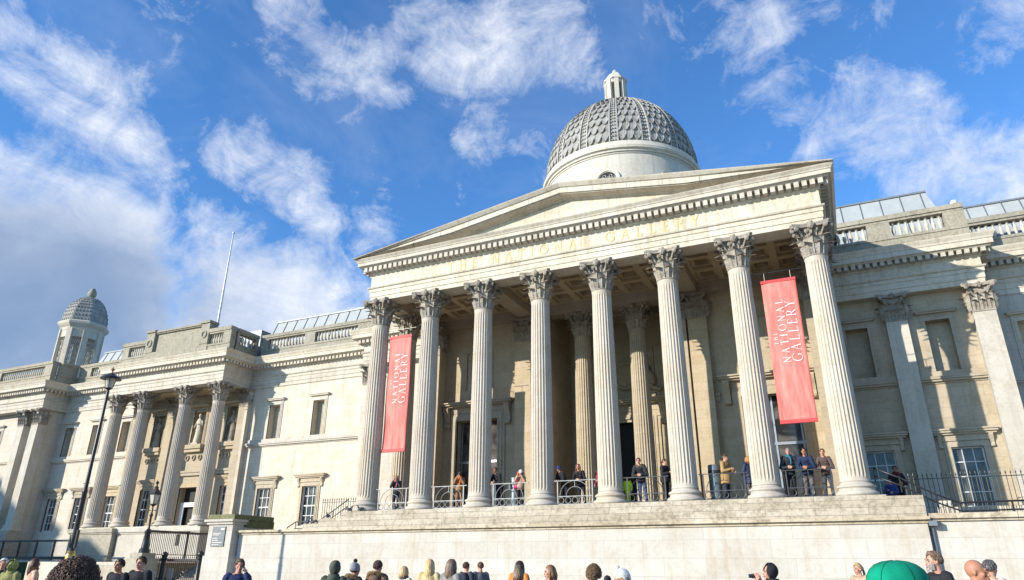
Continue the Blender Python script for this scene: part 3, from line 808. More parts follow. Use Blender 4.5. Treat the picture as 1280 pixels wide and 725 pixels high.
# ================================================================ WINGS
ZW, ZWA, ZWF, ZWD, ZWC, ZWT = 9.29, 10.10, 10.52, 10.82, 10.93, 11.43
LP = [(-75, 5.9), (-47.35, 5.9), (-47.35, 7.9), (-38.6, 7.9), (-38.6, 5.25), (-27.15, 5.25), (-27.15, 7.9), (-15.9, 7.9), (-15.9, 5.85), (-11.02, 5.85)]
RP = [(11.02, 5.85), (17.12, 5.85), (17.12, 7.9), (45, 7.9)]
entablature(LP, ZW, ZWA, ZWF, ZWD, ZWC, ZWT, .62, .30, .18)
entablature(RP, ZW, ZWA, ZWF, ZWD, ZWC, ZWT, .55, .30, .18)
# wall above the entablature ends of the projecting blocks (solid cores)
mb = MB()
mb.box(-75, -47.4, 6.6, 9.5, ZW+.01, ZWT-.1); mb.box(-47.4, -38.5, 8.6, 9.5, ZW+.01, ZWT-.1); mb.box(-38.5, -27.2, 5.95, 9.5, ZW+.3, ZWT-.1); mb.box(-27.2, -11, 8.6, 9.5, ZW+.01, ZWT-.1)
mb.box(11, 17.2, 6.5, 9.5, ZW+.02, ZWT-.1); mb.box(17.2, 45, 8.6, 9.5, ZW+.01, ZWT-.1)
mb.box(-38.0, -27.8, 6.0, 7.9, ZW, ZW+.28)
build_groups(mb, 'wall_core', 'warm', MU)
# windows ------------------------------------------------------------
def sash(par, x, w, z0, z1, y, cols=3, rows=4):
    b = MB(); f = .055
    b.box(x-w/2, x-w/2+f, y-.03, y+.03, z0, z1); b.box(x+w/2-f, x+w/2, y-.03, y+.03, z0, z1)
    b.box(x-w/2+f, x+w/2-f, y-.03, y+.03, z1-f, z1); b.box(x-w/2+f, x+w/2-f, y-.03, y+.03, z0, z0+f)
    for i in range(1, cols): xx = x-w/2+w*i/cols; b.box(xx-.016, xx+.016, y-.022, y+.02, z0+f, z1-f)
    for j in range(1, rows): zz = z0+(z1-z0)*j/rows; q = .035 if j == rows//2 else .017; b.box(x-w/2+f, x+w/2-f, y-.026, y+.021, zz-q, zz+q)
    b.build('sash', 'frame', par)
    b = MB(); b.box(x-w/2+.01, x+w/2-.01, y+.023, y+.035, z0+.01, z1-.01); b.build('pane', 'glass', par)
def low_window(x, y, w=1.16, z0=0.0, z1=2.40, mat='white', hood=True):
    p = empty('ground_floor_window', (0, 0, 0), parent=MU)
    b = MB(); surround(b, x-w/2, x+w/2, z0, z1, y, .24, .10, hood, .42, .34, .34, True, .62); b.build('window_surround', 'tan', p)
    sash(p, x, w, z0, z1, y+.13)
def up_window(x, y, w=.94, z0=5.66, z1=7.98, mat='white', fill='white'):
    p = empty('blind_window', (0, 0, 0), parent=MU)
    b = MB(); surround(b, x-w/2, x+w/2, z0, z1, y, .20, .08)
    b.box(x-w/2-.22, x+w/2+.22, y-.05, y-.002, z1+.201, z1+.30); b.box(x-w/2-.32, x+w/2+.32, y-.20, y-.002, z1+.302, z1+.38); b.box(x-w/2-.36, x+w/2+.36, y-.25, y-.002, z1+.381, z1+.44)
    b.build('window_surround', mat, p)
    b = MB(); b.box(x-w/2, x+w/2, y+.42, y+.46, z0, z1); b.build('blind_infill', fill, p)
ZB = -1.2
def bays(xs, lo=True, up=True, w=1.16, wu=.94):
    h = []
    for x in xs:
        if lo: h.append((x-w/2, x+w/2, 0.0, 2.40))
        if up: h.append((x-wu/2, x+wu/2, 5.66, 7.98))
    return h
def wing_wall(x0, x1, y, xs, mat='white', strings=True, name='wing_wall', lo=True, up=True):
    b = MB(); wall_y(b, x0, x1, -4.05, ZW+.02, y, bays(xs, lo, up), .43, th=.7); b.build(name, mat, MU, fix=False)
    if strings:
        b = MB()
        b.box(x0, x1, y-.09, y-.003, 5.42, 5.655); b.box(x0, x1, y-.16, y-.003, 5.20, 5.29); b.box(x0, x1, y-.22, y-.003, 5.291, 5.42); b.box(x0, x1, y-.05, y-.003, 5.12, 5.199)
        b.box(x0, x1, y-.12, y-.003, -.34, -.02); b.box(x0, x1, y-.2, y-.003, -.52, -.341); b.box(x0, x1, y-.28, y-.003, -4.0, -.521)
        build_groups(b, 'string_course', mat, MU)
    for x in xs:
        if lo: low_window(x, y, mat=mat)
        if up: up_window(x, y, mat=mat, fill='warm')
wing_wall(-27.1, -16.0, 7.96, [-24.65, -20.85], name='wing_wall')
wing_wall(-48.5, -38.5, 7.96, [-46.3, -43.05, -39.6])
wing_wall(-75, -47.6, 6.62, [-65, -61.4, -57.7, -53.6])
wing_wall(17.3, 45, 7.96, [18.75, 22.4, 26.0, 29.6, 33.2])
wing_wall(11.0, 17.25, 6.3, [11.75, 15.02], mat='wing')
b = MB(); b.box(-48.4, -47.62, 6.63, 8.6, -4.0, ZW+.015); b.box(-15.9, -11.0, 6.3, 9, -.8, ZW+.01); b.box(16.55, 17.22, 6.35, 9.0, -4.0, ZW+.01)
build_groups(b, 'return_wall', 'white', MU)
for x in (13.42, 16.79): pilaster(x, 5.88, .419, .86, 0.0, 8.02, ZW, 'pale')
for x in (-15.4,): pilaster(x, 5.88, .41, .86, 0.0, 8.02, ZW, 'white')
b = MB(); b.box(11.3, 17.4, 5.62, 6.3, -.9, -.02); b.build('plinth', 'pale', MU)
# square piers of the far left block
for x in (-47.78, -49.6, -55.9, -57.7): pilaster(x, 5.92, .69, .84, 0.0, 8.02, ZW, 'pale')
b = MB(); b.box(-75, -47.2, 5.6, 6.7, -.9, -.02); b.box(-75, -47.1, 5.4, 6.7, -4.0, -.901); b.build('plinth', 'shade', MU)
# ---- left pavilion with four columns
kW = .46/.5
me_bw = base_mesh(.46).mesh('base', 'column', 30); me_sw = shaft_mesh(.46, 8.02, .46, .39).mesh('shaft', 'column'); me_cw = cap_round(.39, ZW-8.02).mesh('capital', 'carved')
for x in (-37.9, -35.05, -30.85, -27.65):
    c = empty('pavilion_column', (x, 5.72, 0), parent=MU)
    inst('base', me_bw, (0,0,0), 0, c); inst('shaft', me_sw, (0,0,0), 0, c); inst('capital', me_cw, (0,0,8.02), 0, c)
YP = 8.15
b = MB()
wall_y(b, -38.5, -27.15, 0, ZW+.3, YP, [(-28.85, -27.95, .6, 2.75), (-32.75, -31.05, 0.003, 2.75), (-36.75, -35.75, 0.003, 2.75),
    (-29.2, -28.1, 5.72, 8.35), (-32.55, -31.35, 5.72, 8.15), (-36.7, -35.6, 5.72, 8.2)], .55, th=.8)
b.build('pavilion_wall', 'warm', MU, fix=False)
b = MB(); b.box(-27.14, -26.9, 7.6, 7.98, 0, ZW); b.box(-38.5, -27.15, 5.2, 8.6, -.1, -.004)
b.build('pavilion_return', 'white', MU)
for x, s_ in ((-28.65, 0), (-31.95, 1), (-36.15, 0)):
    p = empty('niche', (0, 0, 0), parent=MU); b = MB()
    surround(b, x-.6, x+.6, 5.72, 8.3, YP, .16, .08); b.box(x-.95, x+.95, YP-.35, YP-.002, 8.47, 8.62); b.box(x-.9, x+.9, YP-.42, YP-.002, 5.42, 5.71); b.box(x-.8, x+.8, YP-.3, YP-.002, 5.2, 5.419)
    for q in (-.62, 0, .62): b.tube([(x+q+.15*cos(a), YP-.06, 4.82+.18*sin(a)) for a in [2*pi*i/14 for i in range(14)]], .045, 5, True)
    b.build('niche_surround', 'warm', p)
    b = MB(); b.box(x-.62, x+.62, YP+.53, YP+.56, 5.7, 8.4); b.build('niche_back', 'warm', p)
    # draped statue
    b = MB(); b.box(x-.32, x+.32, YP-.25, YP+.3, 5.715, 5.86)
    vs = []; nn = 20; fs = []
    lev = [(0, .30, .24), (.3, .27, .22), (.8, .22, .19), (1.0, .24, .18), (1.2, .19, .14), (1.5, .25, .16), (1.62, .20, .13), (1.70, .08, .08), (1.76, .07, .07)]
    for (z, rx, ry) in lev:
        for i in range(nn):
            a = 2*pi*i/nn; k_ = 1 + (.10*cos(a*6+z*3) if z < 1.3 else 0)
            vs.append((x+rx*cos(a)*k_+.05*sin(z*2.5), YP+ry*sin(a)*k_, 5.86+z*1.05))
    for j in range(len(lev)-1):
        for i in range(nn): fs.append((j*nn+i, j*nn+(i+1) % nn, (j+1)*nn+(i+1) % nn, (j+1)*nn+i))
    b.add(vs, fs); b.ell((x-.02, YP-.02, 5.86+2.0), (.11, .125, .155), 10, 8); b.tube([(x-.25, YP, 7.45), (x-.36, YP-.06, 7.1), (x-.2, YP-.26, 6.95)], [.08, .07, .05], 7); b.tube([(x+.25, YP, 7.45), (x+.34, YP-.04, 7.1), (x+.1, YP-.26, 7.2)], [.08, .07, .05], 7)
    b.build('statue', 'carved' if s_ == 0 else 'pale', p, 50)
b = MB(); b.box(-34.2, -27.7, YP-.18, YP-.002, 3.55, 3.75); b.box(-34.2, -27.7, YP-.24, YP-.002, 3.751, 3.9); b.build('string_course', 'warm', MU)
for x in (-27.35, -34.45): pilaster(x, 7.62, .529, .8, 0.0, 8.02, ZW, 'warm')
pilaster(-38.2, 7.62, .5, .7, 0.0, 8.02, ZW, 'warm')
p = empty('ground_floor_window', (0, 0, 0), parent=MU); b = MB(); surround(b, -28.85, -27.95, .6, 2.75, YP, .22, .1, True, .3, .3, .3, False); b.build('window_surround', 'warm', p); sash(p, -28.4, .9, .6, 2.75, YP+.2)
p = empty('ground_floor_window', (0, 0, 0), parent=MU); b = MB(); surround(b, -36.75, -35.75, 0.0, 2.75, YP, .22, .1, True, .3, .3, .3, False); b.build('window_surround', 'warm', p); sash(p, -36.25, 1.0, 0, 2.75, YP+.2)
p = empty('doorway', (0, 0, 0), parent=MU); b = MB(); surround(b, -32.75, -31.05, 0, 2.75, YP, .26, .1); b.build('door_surround', 'warm', p)
b = MB(); b.box(-32.75, -31.05, YP+.5, YP+.54, 0, 2.75); b.build('dark_interior', 'black', p)
b = MB(); b.box(-32.75, -31.05, YP+.25, YP+.3, 1.45, 1.75); b.box(-32.74, -32.4, YP+.24, YP+.31, 0, 1.45); b.box(-31.4, -31.06, YP+.24, YP+.31, 0, 1.45); b.build('door_frame', 'frame', p)
# podium under the pavilion
b = MB()
def podium(x0, x1, y, z1=-.10):
    b.box(x0, x1, y, 8.6, -4.0, z1-.36); b.box(x0-.06, x1+.06, y-.07, 8.6, z1-.36, z1-.26); b.box(x0-.14, x1+.14, y-.16, 8.6, z1-.259, z1)
    b.box(x0-.05, x1+.05, y-.05, 8.6, -1.98, -1.86); b.box(x0-.12, x1+.12, y-.12, 8.6, -4.0, -1.981)
podium(-38.6, -34.35, 4.75); 
b.build('podium', 'shade', MU)
b = MB(); podium(-34.2, -26.7, 5.06); b.build('podium', 'pale', MU)
# ---- balustrades
bal = MB(); bal.lathe([(.085, 0), (.085, .04), (.055, .08), (.05, .12), (.085, .25), (.095, .33), (.07, .47), (.045, .56), (.042, .63), (.07, .67), (.08, .71), (.08, .75)], n=8)
me_bal = bal.mesh('baluster', 'pale', 40)
ZP0, ZP1, ZP2, ZP3 = ZWT-.02, 12.22, 12.97, 13.32
def parapet(path_pts, piers, y_or_dir, name='balustrade'):
    pass
def par_run(x0, x1, y, piers, axis='x', sp=.27, mat='parapet'):
    """balustrade along x at face y (or along y at face x when axis='y'); piers = list of (a, b) solid intervals"""
    p = empty('balustrade', (0, 0, 0), parent=MU)
    b = MB()
    def bx(a0, a1, d0, d1, z0, z1):
        if axis == 'x': b.box(a0, a1, y+d0, y+d1, z0, z1)
        else: b.box(y-d1, y-d0, a0, a1, z0, z1)
    bx(x0, x1, 0, .42, ZP0, ZP1-.14); bx(x0, x1, -.04, .46, ZP1-.139, ZP1)
    bx(x0, x1, -.03, .45, ZP2, ZP2+.12); bx(x0, x1, -.09, .51, ZP2+.121, ZP3)
    for (a, c) in piers: bx(a, c, -.02, .44, ZP1+.001, ZP2-.001)
    b.build('coping_and_plinth', mat, p)
    ed = sorted(piers); gaps = []; cur = x0
    for (a, c) in ed:
        if a > cur+.2: gaps.append((cur, a))
        cur = c
    if x1 > cur+.2: gaps.append((cur, x1))
    for (a, c) in gaps:
        k = max(1, int((c-a)/sp))
        for i in range(k):
            q = a + (c-a)*(i+.5)/k
            inst('baluster', me_bal, (q, y+.21, ZP1) if axis == 'x' else (y-.21, q, ZP1), 0, p)
par_run(11.2, 17.05, 6.0, [(11.2, 11.3), (13.0, 14.0), (16.2, 17.05)])
par_run(17.06, 30, 8.05, [(17.06, 17.5), (20.6, 21.5), (24.5, 25.4), (28.4, 30)])
par_run(-26.9, -16.5, 8.05, [(-26.9, -26.3), (-22.9, -22.0), (-18.3, -16.5)])
par_run(-47.1, -38.7, 8.05, [(-47.1, -45.6), (-42.6, -41.7), (-39.2, -38.7)])
par_run(-56.0, -47.65, 6.05, [(-56, -54.5), (-48.6, -47.65)])
par_run(5.97, 8.0, -27.2, [(5.97, 6.15), (7.75, 8.0)], 'y')
par_run(6.57, 8.0, -47.3, [(6.57, 8.0)], 'y')
# pavilion parapet with raised attic block
p = empty('attic_parapet', (0, 0, 0), parent=MU); b = MB(); yA = 5.4
for (a, c) in ((-38.3, -35.75), (-29.35, -27.21)):
    b.box(a, c, yA, yA+.42, ZP0, ZP1-.14); b.box(a, c, yA-.04, yA+.46, ZP1-.139, ZP1); b.box(a, c, yA-.03, yA+.45, ZP2, ZP2+.12); b.box(a, c, yA-.09, yA+.51, ZP2+.121, ZP3+.04)
b.box(-38.3, -37.6, yA-.02, yA+.44, ZP1+.001, ZP2-.001); b.box(-27.95, -27.21, yA-.02, yA+.44, ZP1+.001, ZP2-.001)
b.box(-35.75, -29.35, yA-.06, yA+.6, ZP0, 12.3)
for a in (-35.75, -30.15): b.box(a, a+.8, yA-.10, yA+.6, 12.301, 13.85); b.box(a-.06, a+.86, yA-.2, yA+.66, 13.851, 14.03)
b.box(-34.95, -30.15, yA+.12, yA+.55, 12.301, 13.72); b.box(-34.95, -30.15, yA-.02, yA+.6, 13.721, 13.80); b.box(-34.88, -30.22, yA-.10, yA+.6, 13.801, 13.93)
for a in (-35.35, -29.75): b.tube([(a+.22*cos(t), yA-.12, 13.0+.24*sin(t)) for t in [2*pi*i/16 for i in range(16)]], .06, 6, True)
b.box(-35.75, -35.2, yA+.6, yA+3.2, ZP0, 13.6); b.box(-29.9, -29.35, yA+.6, yA+3.2, ZP0, 13.6)
b.build('attic_block', 'parapet', p)
for (a, c) in ((-37.6, -35.75), (-29.35, -27.95)):
    k = int((c-a)/.23)
    for i in range(k): inst('baluster', me_bal, (a+(c-a)*(i+.5)/k, yA+.21, ZP1), 0, p)
# ---- seamed metal roofs
def roof(x0, x1, y0, z0, y1, z1, sp=.62, hip0=0, hip1=0, depth=8):
    p = empty('seamed_roof', (0, 0, 0), parent=MU)
    b = MB(); b.add([(x0, y0, z0), (x1, y0, z0), (x1-hip1, y1, z1), (x0+hip0, y1, z1), (x1-hip1, y1+depth, z1), (x0+hip0, y1+depth, z1), (x1, y1+depth, z0), (x0, y1+depth, z0)],
        [(0, 1, 2, 3), (3, 2, 4, 5), (1, 6, 4, 2), (0, 3, 5, 7), (5, 4, 6, 7)]); b.build('roof_sheet', 'lead', p, fix=False)
    b = MB(); k = int((x1-x0)/sp); d = Vector((0, y1-y0, z1-z0)); L = d.length; d.normalize(); nn = Vector((0, -d.z, d.y))
    for i in range(k+1):
        x = x0 + (x1-x0)*i/k
        t = min(1.0, (x-x0)/hip0 if hip0 and x-x0 < hip0 else 1, (x1-x)/hip1 if hip1 and x1-x < hip1 else 1)
        if t < .05: continue
        c = Vector((x, y0, z0)) + d*L*t/2 + nn*.025; b.obox(c, (1, 0, 0), d, nn, .014, L*t/2, .025)
    b.box(x0+hip0-.05, x1-hip1+.05, y1-.08, y1+.1, z1-.02, z1+.07); b.build('standing_seams', 'leadside', p)
roof(11.3, 16.9, 7.4, 12.3, 8.9, 15.6, .8, 0, .7)
roof(17.3, 34, 9.2, 12.4, 10.4, 15.0, .75)
roof(-27.9, -11.2, 9.2, 12.2, 10.4, 15.2, .95)
roof(-49.0, -36.5, 9.6, 12.2, 10.8, 15.35, .95, .5)
b = MB(); b.box(-30.2, -28.3, 9.2, 10.2, 12, 14.35); b.build('roof_housing', 'leadside', MU)
b = MB(); b.box(-20.7, -19.2, 10.7, 12.6, 14.9, 15.5); b.build('roof_housing', 'lead', MU)
# ---- dome
dc = (-.65, 13.0)
DM = empty('dome', (dc[0], dc[1], 0), parent=MU)
b = MB(); b.lathe([(5.12, 11), (5.12, 21.6), (5.18, 21.64), (5.20, 21.72)], n=72)
b.build('drum', 'domestone', DM, 30)
b = MB(); b.lathe([(5.1, 21.722), (5.28, 21.74), (5.30, 21.84), (5.44, 21.90), (5.48, 22.06), (5.46, 22.12), (5.38, 22.14), (5.36, 22.28), (5.30, 22.32), (5.28, 22.48), (5.18, 22.52), (5.0, 22.54)], n=96)
b.build('dome_cornice', 'domestone', DM, 30)
for k in range(16):
    a = -pi/2 + 2*pi*(k+.12)/8 if k < 8 else None
    if a is None: break
    Mx = Matrix.Rotation(a, 4, 'Z') @ Matrix.Translation((5.10, 0, 19.85)) @ Matrix.Rotation(pi/2, 4, 'Z') @ Matrix.Rotation(0, 4, 'X')
    # local: x along tangent, y inward?, z up
    r = MB(); pts = [(.62, 0), (.62, .2)] 
    arc = [(-.62*1, -.8)] + [(.62*cos(t), .62*sin(t)) for t in [pi - pi*i/14 for i in range(15)]] + [(.62, -.8)]
    def ring(o, i_, d0, d1):
        A = [(x*o, z*o if z > 0 else z) for x, z in arc]; B = [(x*i_, z*i_ if z > 0 else z) for x, z in arc]
        K = len(A); vs = [(x, -d0, z) for x, z in A] + [(x, -d0, z) for x, z in B] + [(x, -d1, z) for x, z in A] + [(x, -d1, z) for x, z in B]
        fs = []
        for q in range(K-1): fs += [(2*K+q, 2*K+q+1, 3*K+q+1, 3*K+q), (q, q+1, 2*K+q+1, 2*K+q), (K+q, 3*K+q, 3*K+q+1, K+q+1)]
        r.add(vs, fs)
    ring(1.25, 1.0, -.15, .10); ring(1.02, .9, -.15, .05)
    r.xform(Mx); o = r.build('drum_window_arch', 'domestone', DM)
    g_ = MB(); Z = [(.6*cos(t), .6*sin(t)) for t in [pi*i/14 for i in range(15)]] + [(-.6, -.8), (.6, -.8)]
    g_.add([(x, -.02, z) for x, z in Z] + [(x, .3, z) for x, z in Z], [tuple(range(len(Z))), tuple(range(2*len(Z)-1, len(Z)-1, -1))] + [(q, (q+1) % len(Z), len(Z)+(q+1) % len(Z), len(Z)+q) for q in range(len(Z))]); g_.xform(Mx); g_.build('drum_window_pane', 'black', DM)
    g2 = MB()
    for q in range(5):
        for s_ in range(3): xx = -.4+.2*q; zz_ = -.5+.3*s_ + (.15 if q % 2 else 0); g2.tube([(xx+.09*cos(t), -.04, zz_+.11*sin(t)) for t in [2*pi*i/8 for i in range(8)]], .022, 4, True)
    g2.xform(Mx); g2.build('drum_window_grille', 'domestone', DM)
RD, HD, Z0 = 5.14, 6.0, 22.48
def dm(a, ph, lift=0):
    r = RD*cos(ph) + lift*cos(ph); z = Z0 + HD*sin(ph) + lift*sin(ph); return (r*cos(a), r*sin(a), z)
b = MB(); b.lathe([(RD*cos(pi/2*i/24), Z0+HD*sin(pi/2*i/24)) for i in range(25)], n=96, cap=False); b.build('dome_shell', 'scale', DM, True)
NR = 16; phs = [.02 + i*(1.37/12.) for i in range(13)]
b = MB()
for k in range(NR):
    a0 = 2*pi*(k+.5)/NR - .0
    wrib = 2*pi/NR*.15
    aL, aR = a0 + wrib, a0 + 2*pi/NR - wrib
    for j in range(12):
        nsc = 3 if j < 9 else 2
        odd = j % 2
        ph0, ph1 = phs[j], min(phs[j]+(phs[1]-phs[0])*1.25, 1.45)
        cells = nsc + (1 if odd else 0)
        da = (aR-aL)/nsc
        for q in range(cells):
            c0 = aL + da*q - (da/2 if odd else 0); c1 = c0+da
            c0_, c1_ = max(c0, aL), min(c1, aR)
            if c1_-c0_ < 1e-3: continue
            cm = (c0+c1)/2; top = []; bot = []
            for t in (0, .25, .5, .75, 1):
                aa = c0_ + (c1_-c0_)*t; u_ = (aa-cm)/(da/2)
                pb = ph0 + (ph1-ph0)*.46*(u_*u_)
                bot.append((aa, pb)); top.append((aa, ph1))
            vs = [dm(x, y_, .13) for x, y_ in bot] + [dm(x, y_, .015) for x, y_ in top] + [dm(x, y_, -.02) for x, y_ in bot]
            b.add(vs, [(i, i+1, 6+i, 5+i) for i in range(4)] + [(i, 10+i, 11+i, i+1) for i in range(4)] + [(0, 5, 10), (4, 14, 9)])
b.build('dome_scales', 'scale', DM, fix=False)
for k in range(NR):
    a0 = 2*pi*(k+.5)/NR; wr = 2*pi/NR*.15; b = MB()
    for e in (-1, 1):
        vs = []; 
        for i in range(21):
            ph = i/20*1.40
            for (da, l) in ((.70, -.02), (.70, .12), (.98, .12), (.98, -.02)): vs.append(dm(a0+e*wr*da, ph, l))
        b.add(vs, [(i*4+q, i*4+(q+1) % 4, (i+1)*4+(q+1) % 4, (i+1)*4+q) for i in range(20) for q in range(4)])
    for i in range(26):
        ph = .03+i*.052
        for e in (-.28, .28): c = dm(a0+e*wr, ph, .04); b.ell(c, (.07, .07, .07), 5, 4)
    b.build('dome_rib', 'rib', DM)
zl = 28.55
b = MB()
b.lathe([(1.0, zl-.45), (1.0, zl-.2), (.88, zl-.15), (.88, zl)], n=8)
for k in range(8):
    a = 2*pi*(k+.5)/8
    b.obox((.70*cos(a), .70*sin(a), zl+1.3), (cos(a), sin(a), 0), (-sin(a), cos(a), 0), (0, 0, 1), .10, .15, 1.2)
b.lathe([(.74, zl+2.15), (.76, zl+2.25), (.78, zl+2.35), (.90, zl+2.42), (.92, zl+2.52), (.74, zl+2.56)], n=8, a0=0)
b.lathe([(.78, zl+2.56), (.70, zl+2.8), (.48, zl+3.15), (.22, zl+3.40), (.14, zl+3.46), (.17, zl+3.54), (.10, zl+3.66), (0, zl+3.78)], n=8)
b.lathe([(.68, zl), (.68, zl+.55), (.5, zl+.6)], n=8)
b.build('lantern', 'domestone', DM)
b = MB(); b.lathe([(.45, zl), (.45, zl+2.4)], n=8); b.build('lantern_core', 'scale', DM)
b = MB(); b.box(-9, 8, 9.2, 22, 9, 12.6); b.box(-75, 45, 9.8, 10.4, -4.05, 12.1); b.build('main_block', 'domestone', MU)
# ---- octagonal cupola far left
cc_ = (-57.7, 14.0); CU = empty('octagonal_cupola', (cc_[0], cc_[1], 0), parent=MU); CU.scale = (.60, .60, 1)
b = MB(); b.lathe([(4.1, 11.0), (4.1, 13.6), (3.9, 13.9), (3.55, 14.3), (3.4, 14.5)], n=8, a0=pi/8); b.build('cupola_base', 'moss', CU)
b = MB(); Rb = 3.0
for k in range(8):
    a = pi/8 + 2*pi*k/8
    c = Vector((Rb*cos(a), Rb*sin(a), 17.0)); b.obox(c, (cos(a), sin(a), 0), (-sin(a), cos(a), 0), (0, 0, 1), .30, .42, 2.5)
    a2 = 2*pi*k/8; ap = Rb*cos(pi/8)
    for (zc_, hz) in ((14.9, .4), (19.1, .5)): b.obox((ap*cos(a2), ap*sin(a2), zc_), (cos(a2), sin(a2), 0), (-sin(a2), cos(a2), 0), (0, 0, 1), .22, 1.0, hz)
b.lathe([(3.3, 19.3), (3.35, 19.6), (3.6, 19.75), (3.85, 19.95), (3.9, 20.15), (3.6, 20.3), (3.4, 20.3)], n=8, a0=pi/8)
b.build('cupola_frame', 'pale', CU)
b = MB()
for k in range(8):
    a2 = 2*pi*k/8; ap = Rb*cos(pi/8); ux = Vector((-sin(a2), cos(a2), 0)); nn = Vector((cos(a2), sin(a2), 0))
    for r_ in range(6):
        for q in range(2):
            c = nn*ap + ux*(-.33+.66*q) + Vector((0, 0, 15.5+.6*r_))
            b.tube([c + ux*.30*cos(t) + Vector((0, 0, .28*sin(t))) for t in [2*pi*i/8 for i in range(8)]], .05, 4, True)
            b.tube([c - ux*.3 - Vector((0, 0, .3)), c + ux*.3 + Vector((0, 0, .3))], .035, 4); b.tube([c + ux*.3 - Vector((0, 0, .3)), c - ux*.3 + Vector((0, 0, .3))], .035, 4)
build_groups(b, 'lattice_panel', 'pale', CU, .1)
b = MB(); pr = [(3.45*cos(t)**.8 if t < 1.55 else .01, 20.3+2.9*sin(t)) for t in [1.4*i/9 for i in range(10)]]
b.lathe(pr, n=8, a0=pi/8)
for j in range(9):
    for k in range(8):
        t = 1.4*(j+.3)/9; r_ = 3.45*cos(t)**.8*cos(pi/8); z_ = 20.3+2.9*sin(t); a2 = 2*pi*k/8; wdt = r_*tanw if False else r_*.41
        cn = 5 if j < 6 else 3
        for q in range(cn):
            off = -wdt+2*wdt*(q+.5)/cn
            c = Vector((r_*cos(a2)-off*sin(a2), r_*sin(a2)+off*cos(a2), z_)); b.ell(c, (.11, .11, .15), 5, 4)
b.build('cupola_dome', 'scale', CU)
b = MB(); b.lathe([(.75, 22.9), (.6, 23.1), (.40, 23.2), (.40, 23.4), (.6, 23.5), (.70, 23.75), (.55, 24.1), (.3, 24.35), (0, 24.4)], n=12); b.build('pine_cone_finial', 'parapet', CU, 40)
# ================================================================ GROUND, TERRACES
b = MB(); b.box(-400, 400, -400, 400, -4.3, -4.0); setp(b.build('ground', 'paving'), kind='structure')
b = MB(); b.box(-17.0, 11.0, -.65, 8.0, -3.99, -.95); b.box(11.0, 45, -.55, 8.0, -3.99, -.9); b.box(-11, 11, -.6, 8.5, -.95, -.76); setp(b.build('terrace', 'step'), kind='structure')
b = MB(); b.box(-75, -38.7, 3.1, 6, -3.99, -2.1); setp(b.build('raised_bed', 'shade'), kind='structure')
# terrace wall
TW = empty('terrace_wall', (0, -1.2, -4), 0, 'long pale stone retaining wall below the portico columns, streaked with brown stains', 'wall')
def tw(b, n, m): 
    o = b.build(n, m, TW); o.location = (0, 1.2, 4); return o
b = MB(); b.box(-17.05, 12.35, -1.2, -.7, -4.0, -.96); b.box(12.35, 45, -.92, -.6, -4.0, -.90)
tw(b, 'wall_face', 'terrace')
b = MB(); b.box(-17.05, 12.38, -1.26, -.7, -.959, -.86); b.box(-17.05, 12.44, -1.38, -.7, -.859, -.762); b.box(12.44, 45, -1.0, -.6, -.899, -.82); b.box(12.45, 45, -1.10, -.6, -.819, -.66)
tw(b, 'coping', 'step')
b = MB(); b.box(12.38, 12.62, -1.28, -.93, -1.05, -.87); b.tube([(12.47, -1.0, -1.1), (12.47, -1.0, -4)], .05, 8); tw(b, 'notch_and_shadow_strip', 'leadside')  # notch box and dark tube standing in for the shadow strip here
# gate pier
GP = empty('gate_pier', (-17.85, -1.3, -4), 0, 'pale square stone pier with a mossy slab top carrying a grey plaque', 'pier')
def gp(b, n, m): o = b.build(n, m, GP); o.location = (17.85, 1.3, 4); return o
b = MB(); b.box(-18.68, -17.12, -1.62, -.9, -4.0, -.48); b.box(-18.74, -17.06, -1.68, -.9, -4.0, -1.62-.3); gp(b, 'pier_shaft', 'terrace')
b = MB(); b.box(-18.76, -17.06, -1.72, -.8, -.479, -.36); b.box(-18.86, -16.98, -1.82, -.8, -.359, -.25); gp(b, 'pier_cap', 'terrace')
b = MB(); b.box(-18.70, -17.02, -1.70, 1.0, -.249, -.02); b.box(-18.4, -17.06, -.79, 1.1, -.6, -.25); gp(b, 'mossy_slab', 'moss')
b = MB(); b.box(-18.4, -17.1, -.9, 4, -3.9, -.6); gp(b, 'cheek_wall', 'terrace')
PQ = empty('information_plaque', (-17.95, -1.62, -1.0), 0, 'grey rectangular plaque with small white lines on the pale gate pier', 'plaque')
b = MB(); b.box(-.42, .42, -.045, -.003, -.50, .42); b.build('panel', 'plaque', PQ)
b = MB()
rnd = random.Random(3)
b.box(.14, .36, -.049, -.0455, .26, .34)
for i, (z, l) in enumerate(((.10, .44), (.03, .40), (-.12, .32), (-.22, .36), (-.32, .58), (-.42, .46))):
    x = -.34
    while x < -.34+l:
        w_ = rnd.uniform(.03, .07); b.box(x, x+w_, -.049, -.0455, z-.013, z+.016); x += w_+.015
b.build('white_lines', 'letter', PQ)
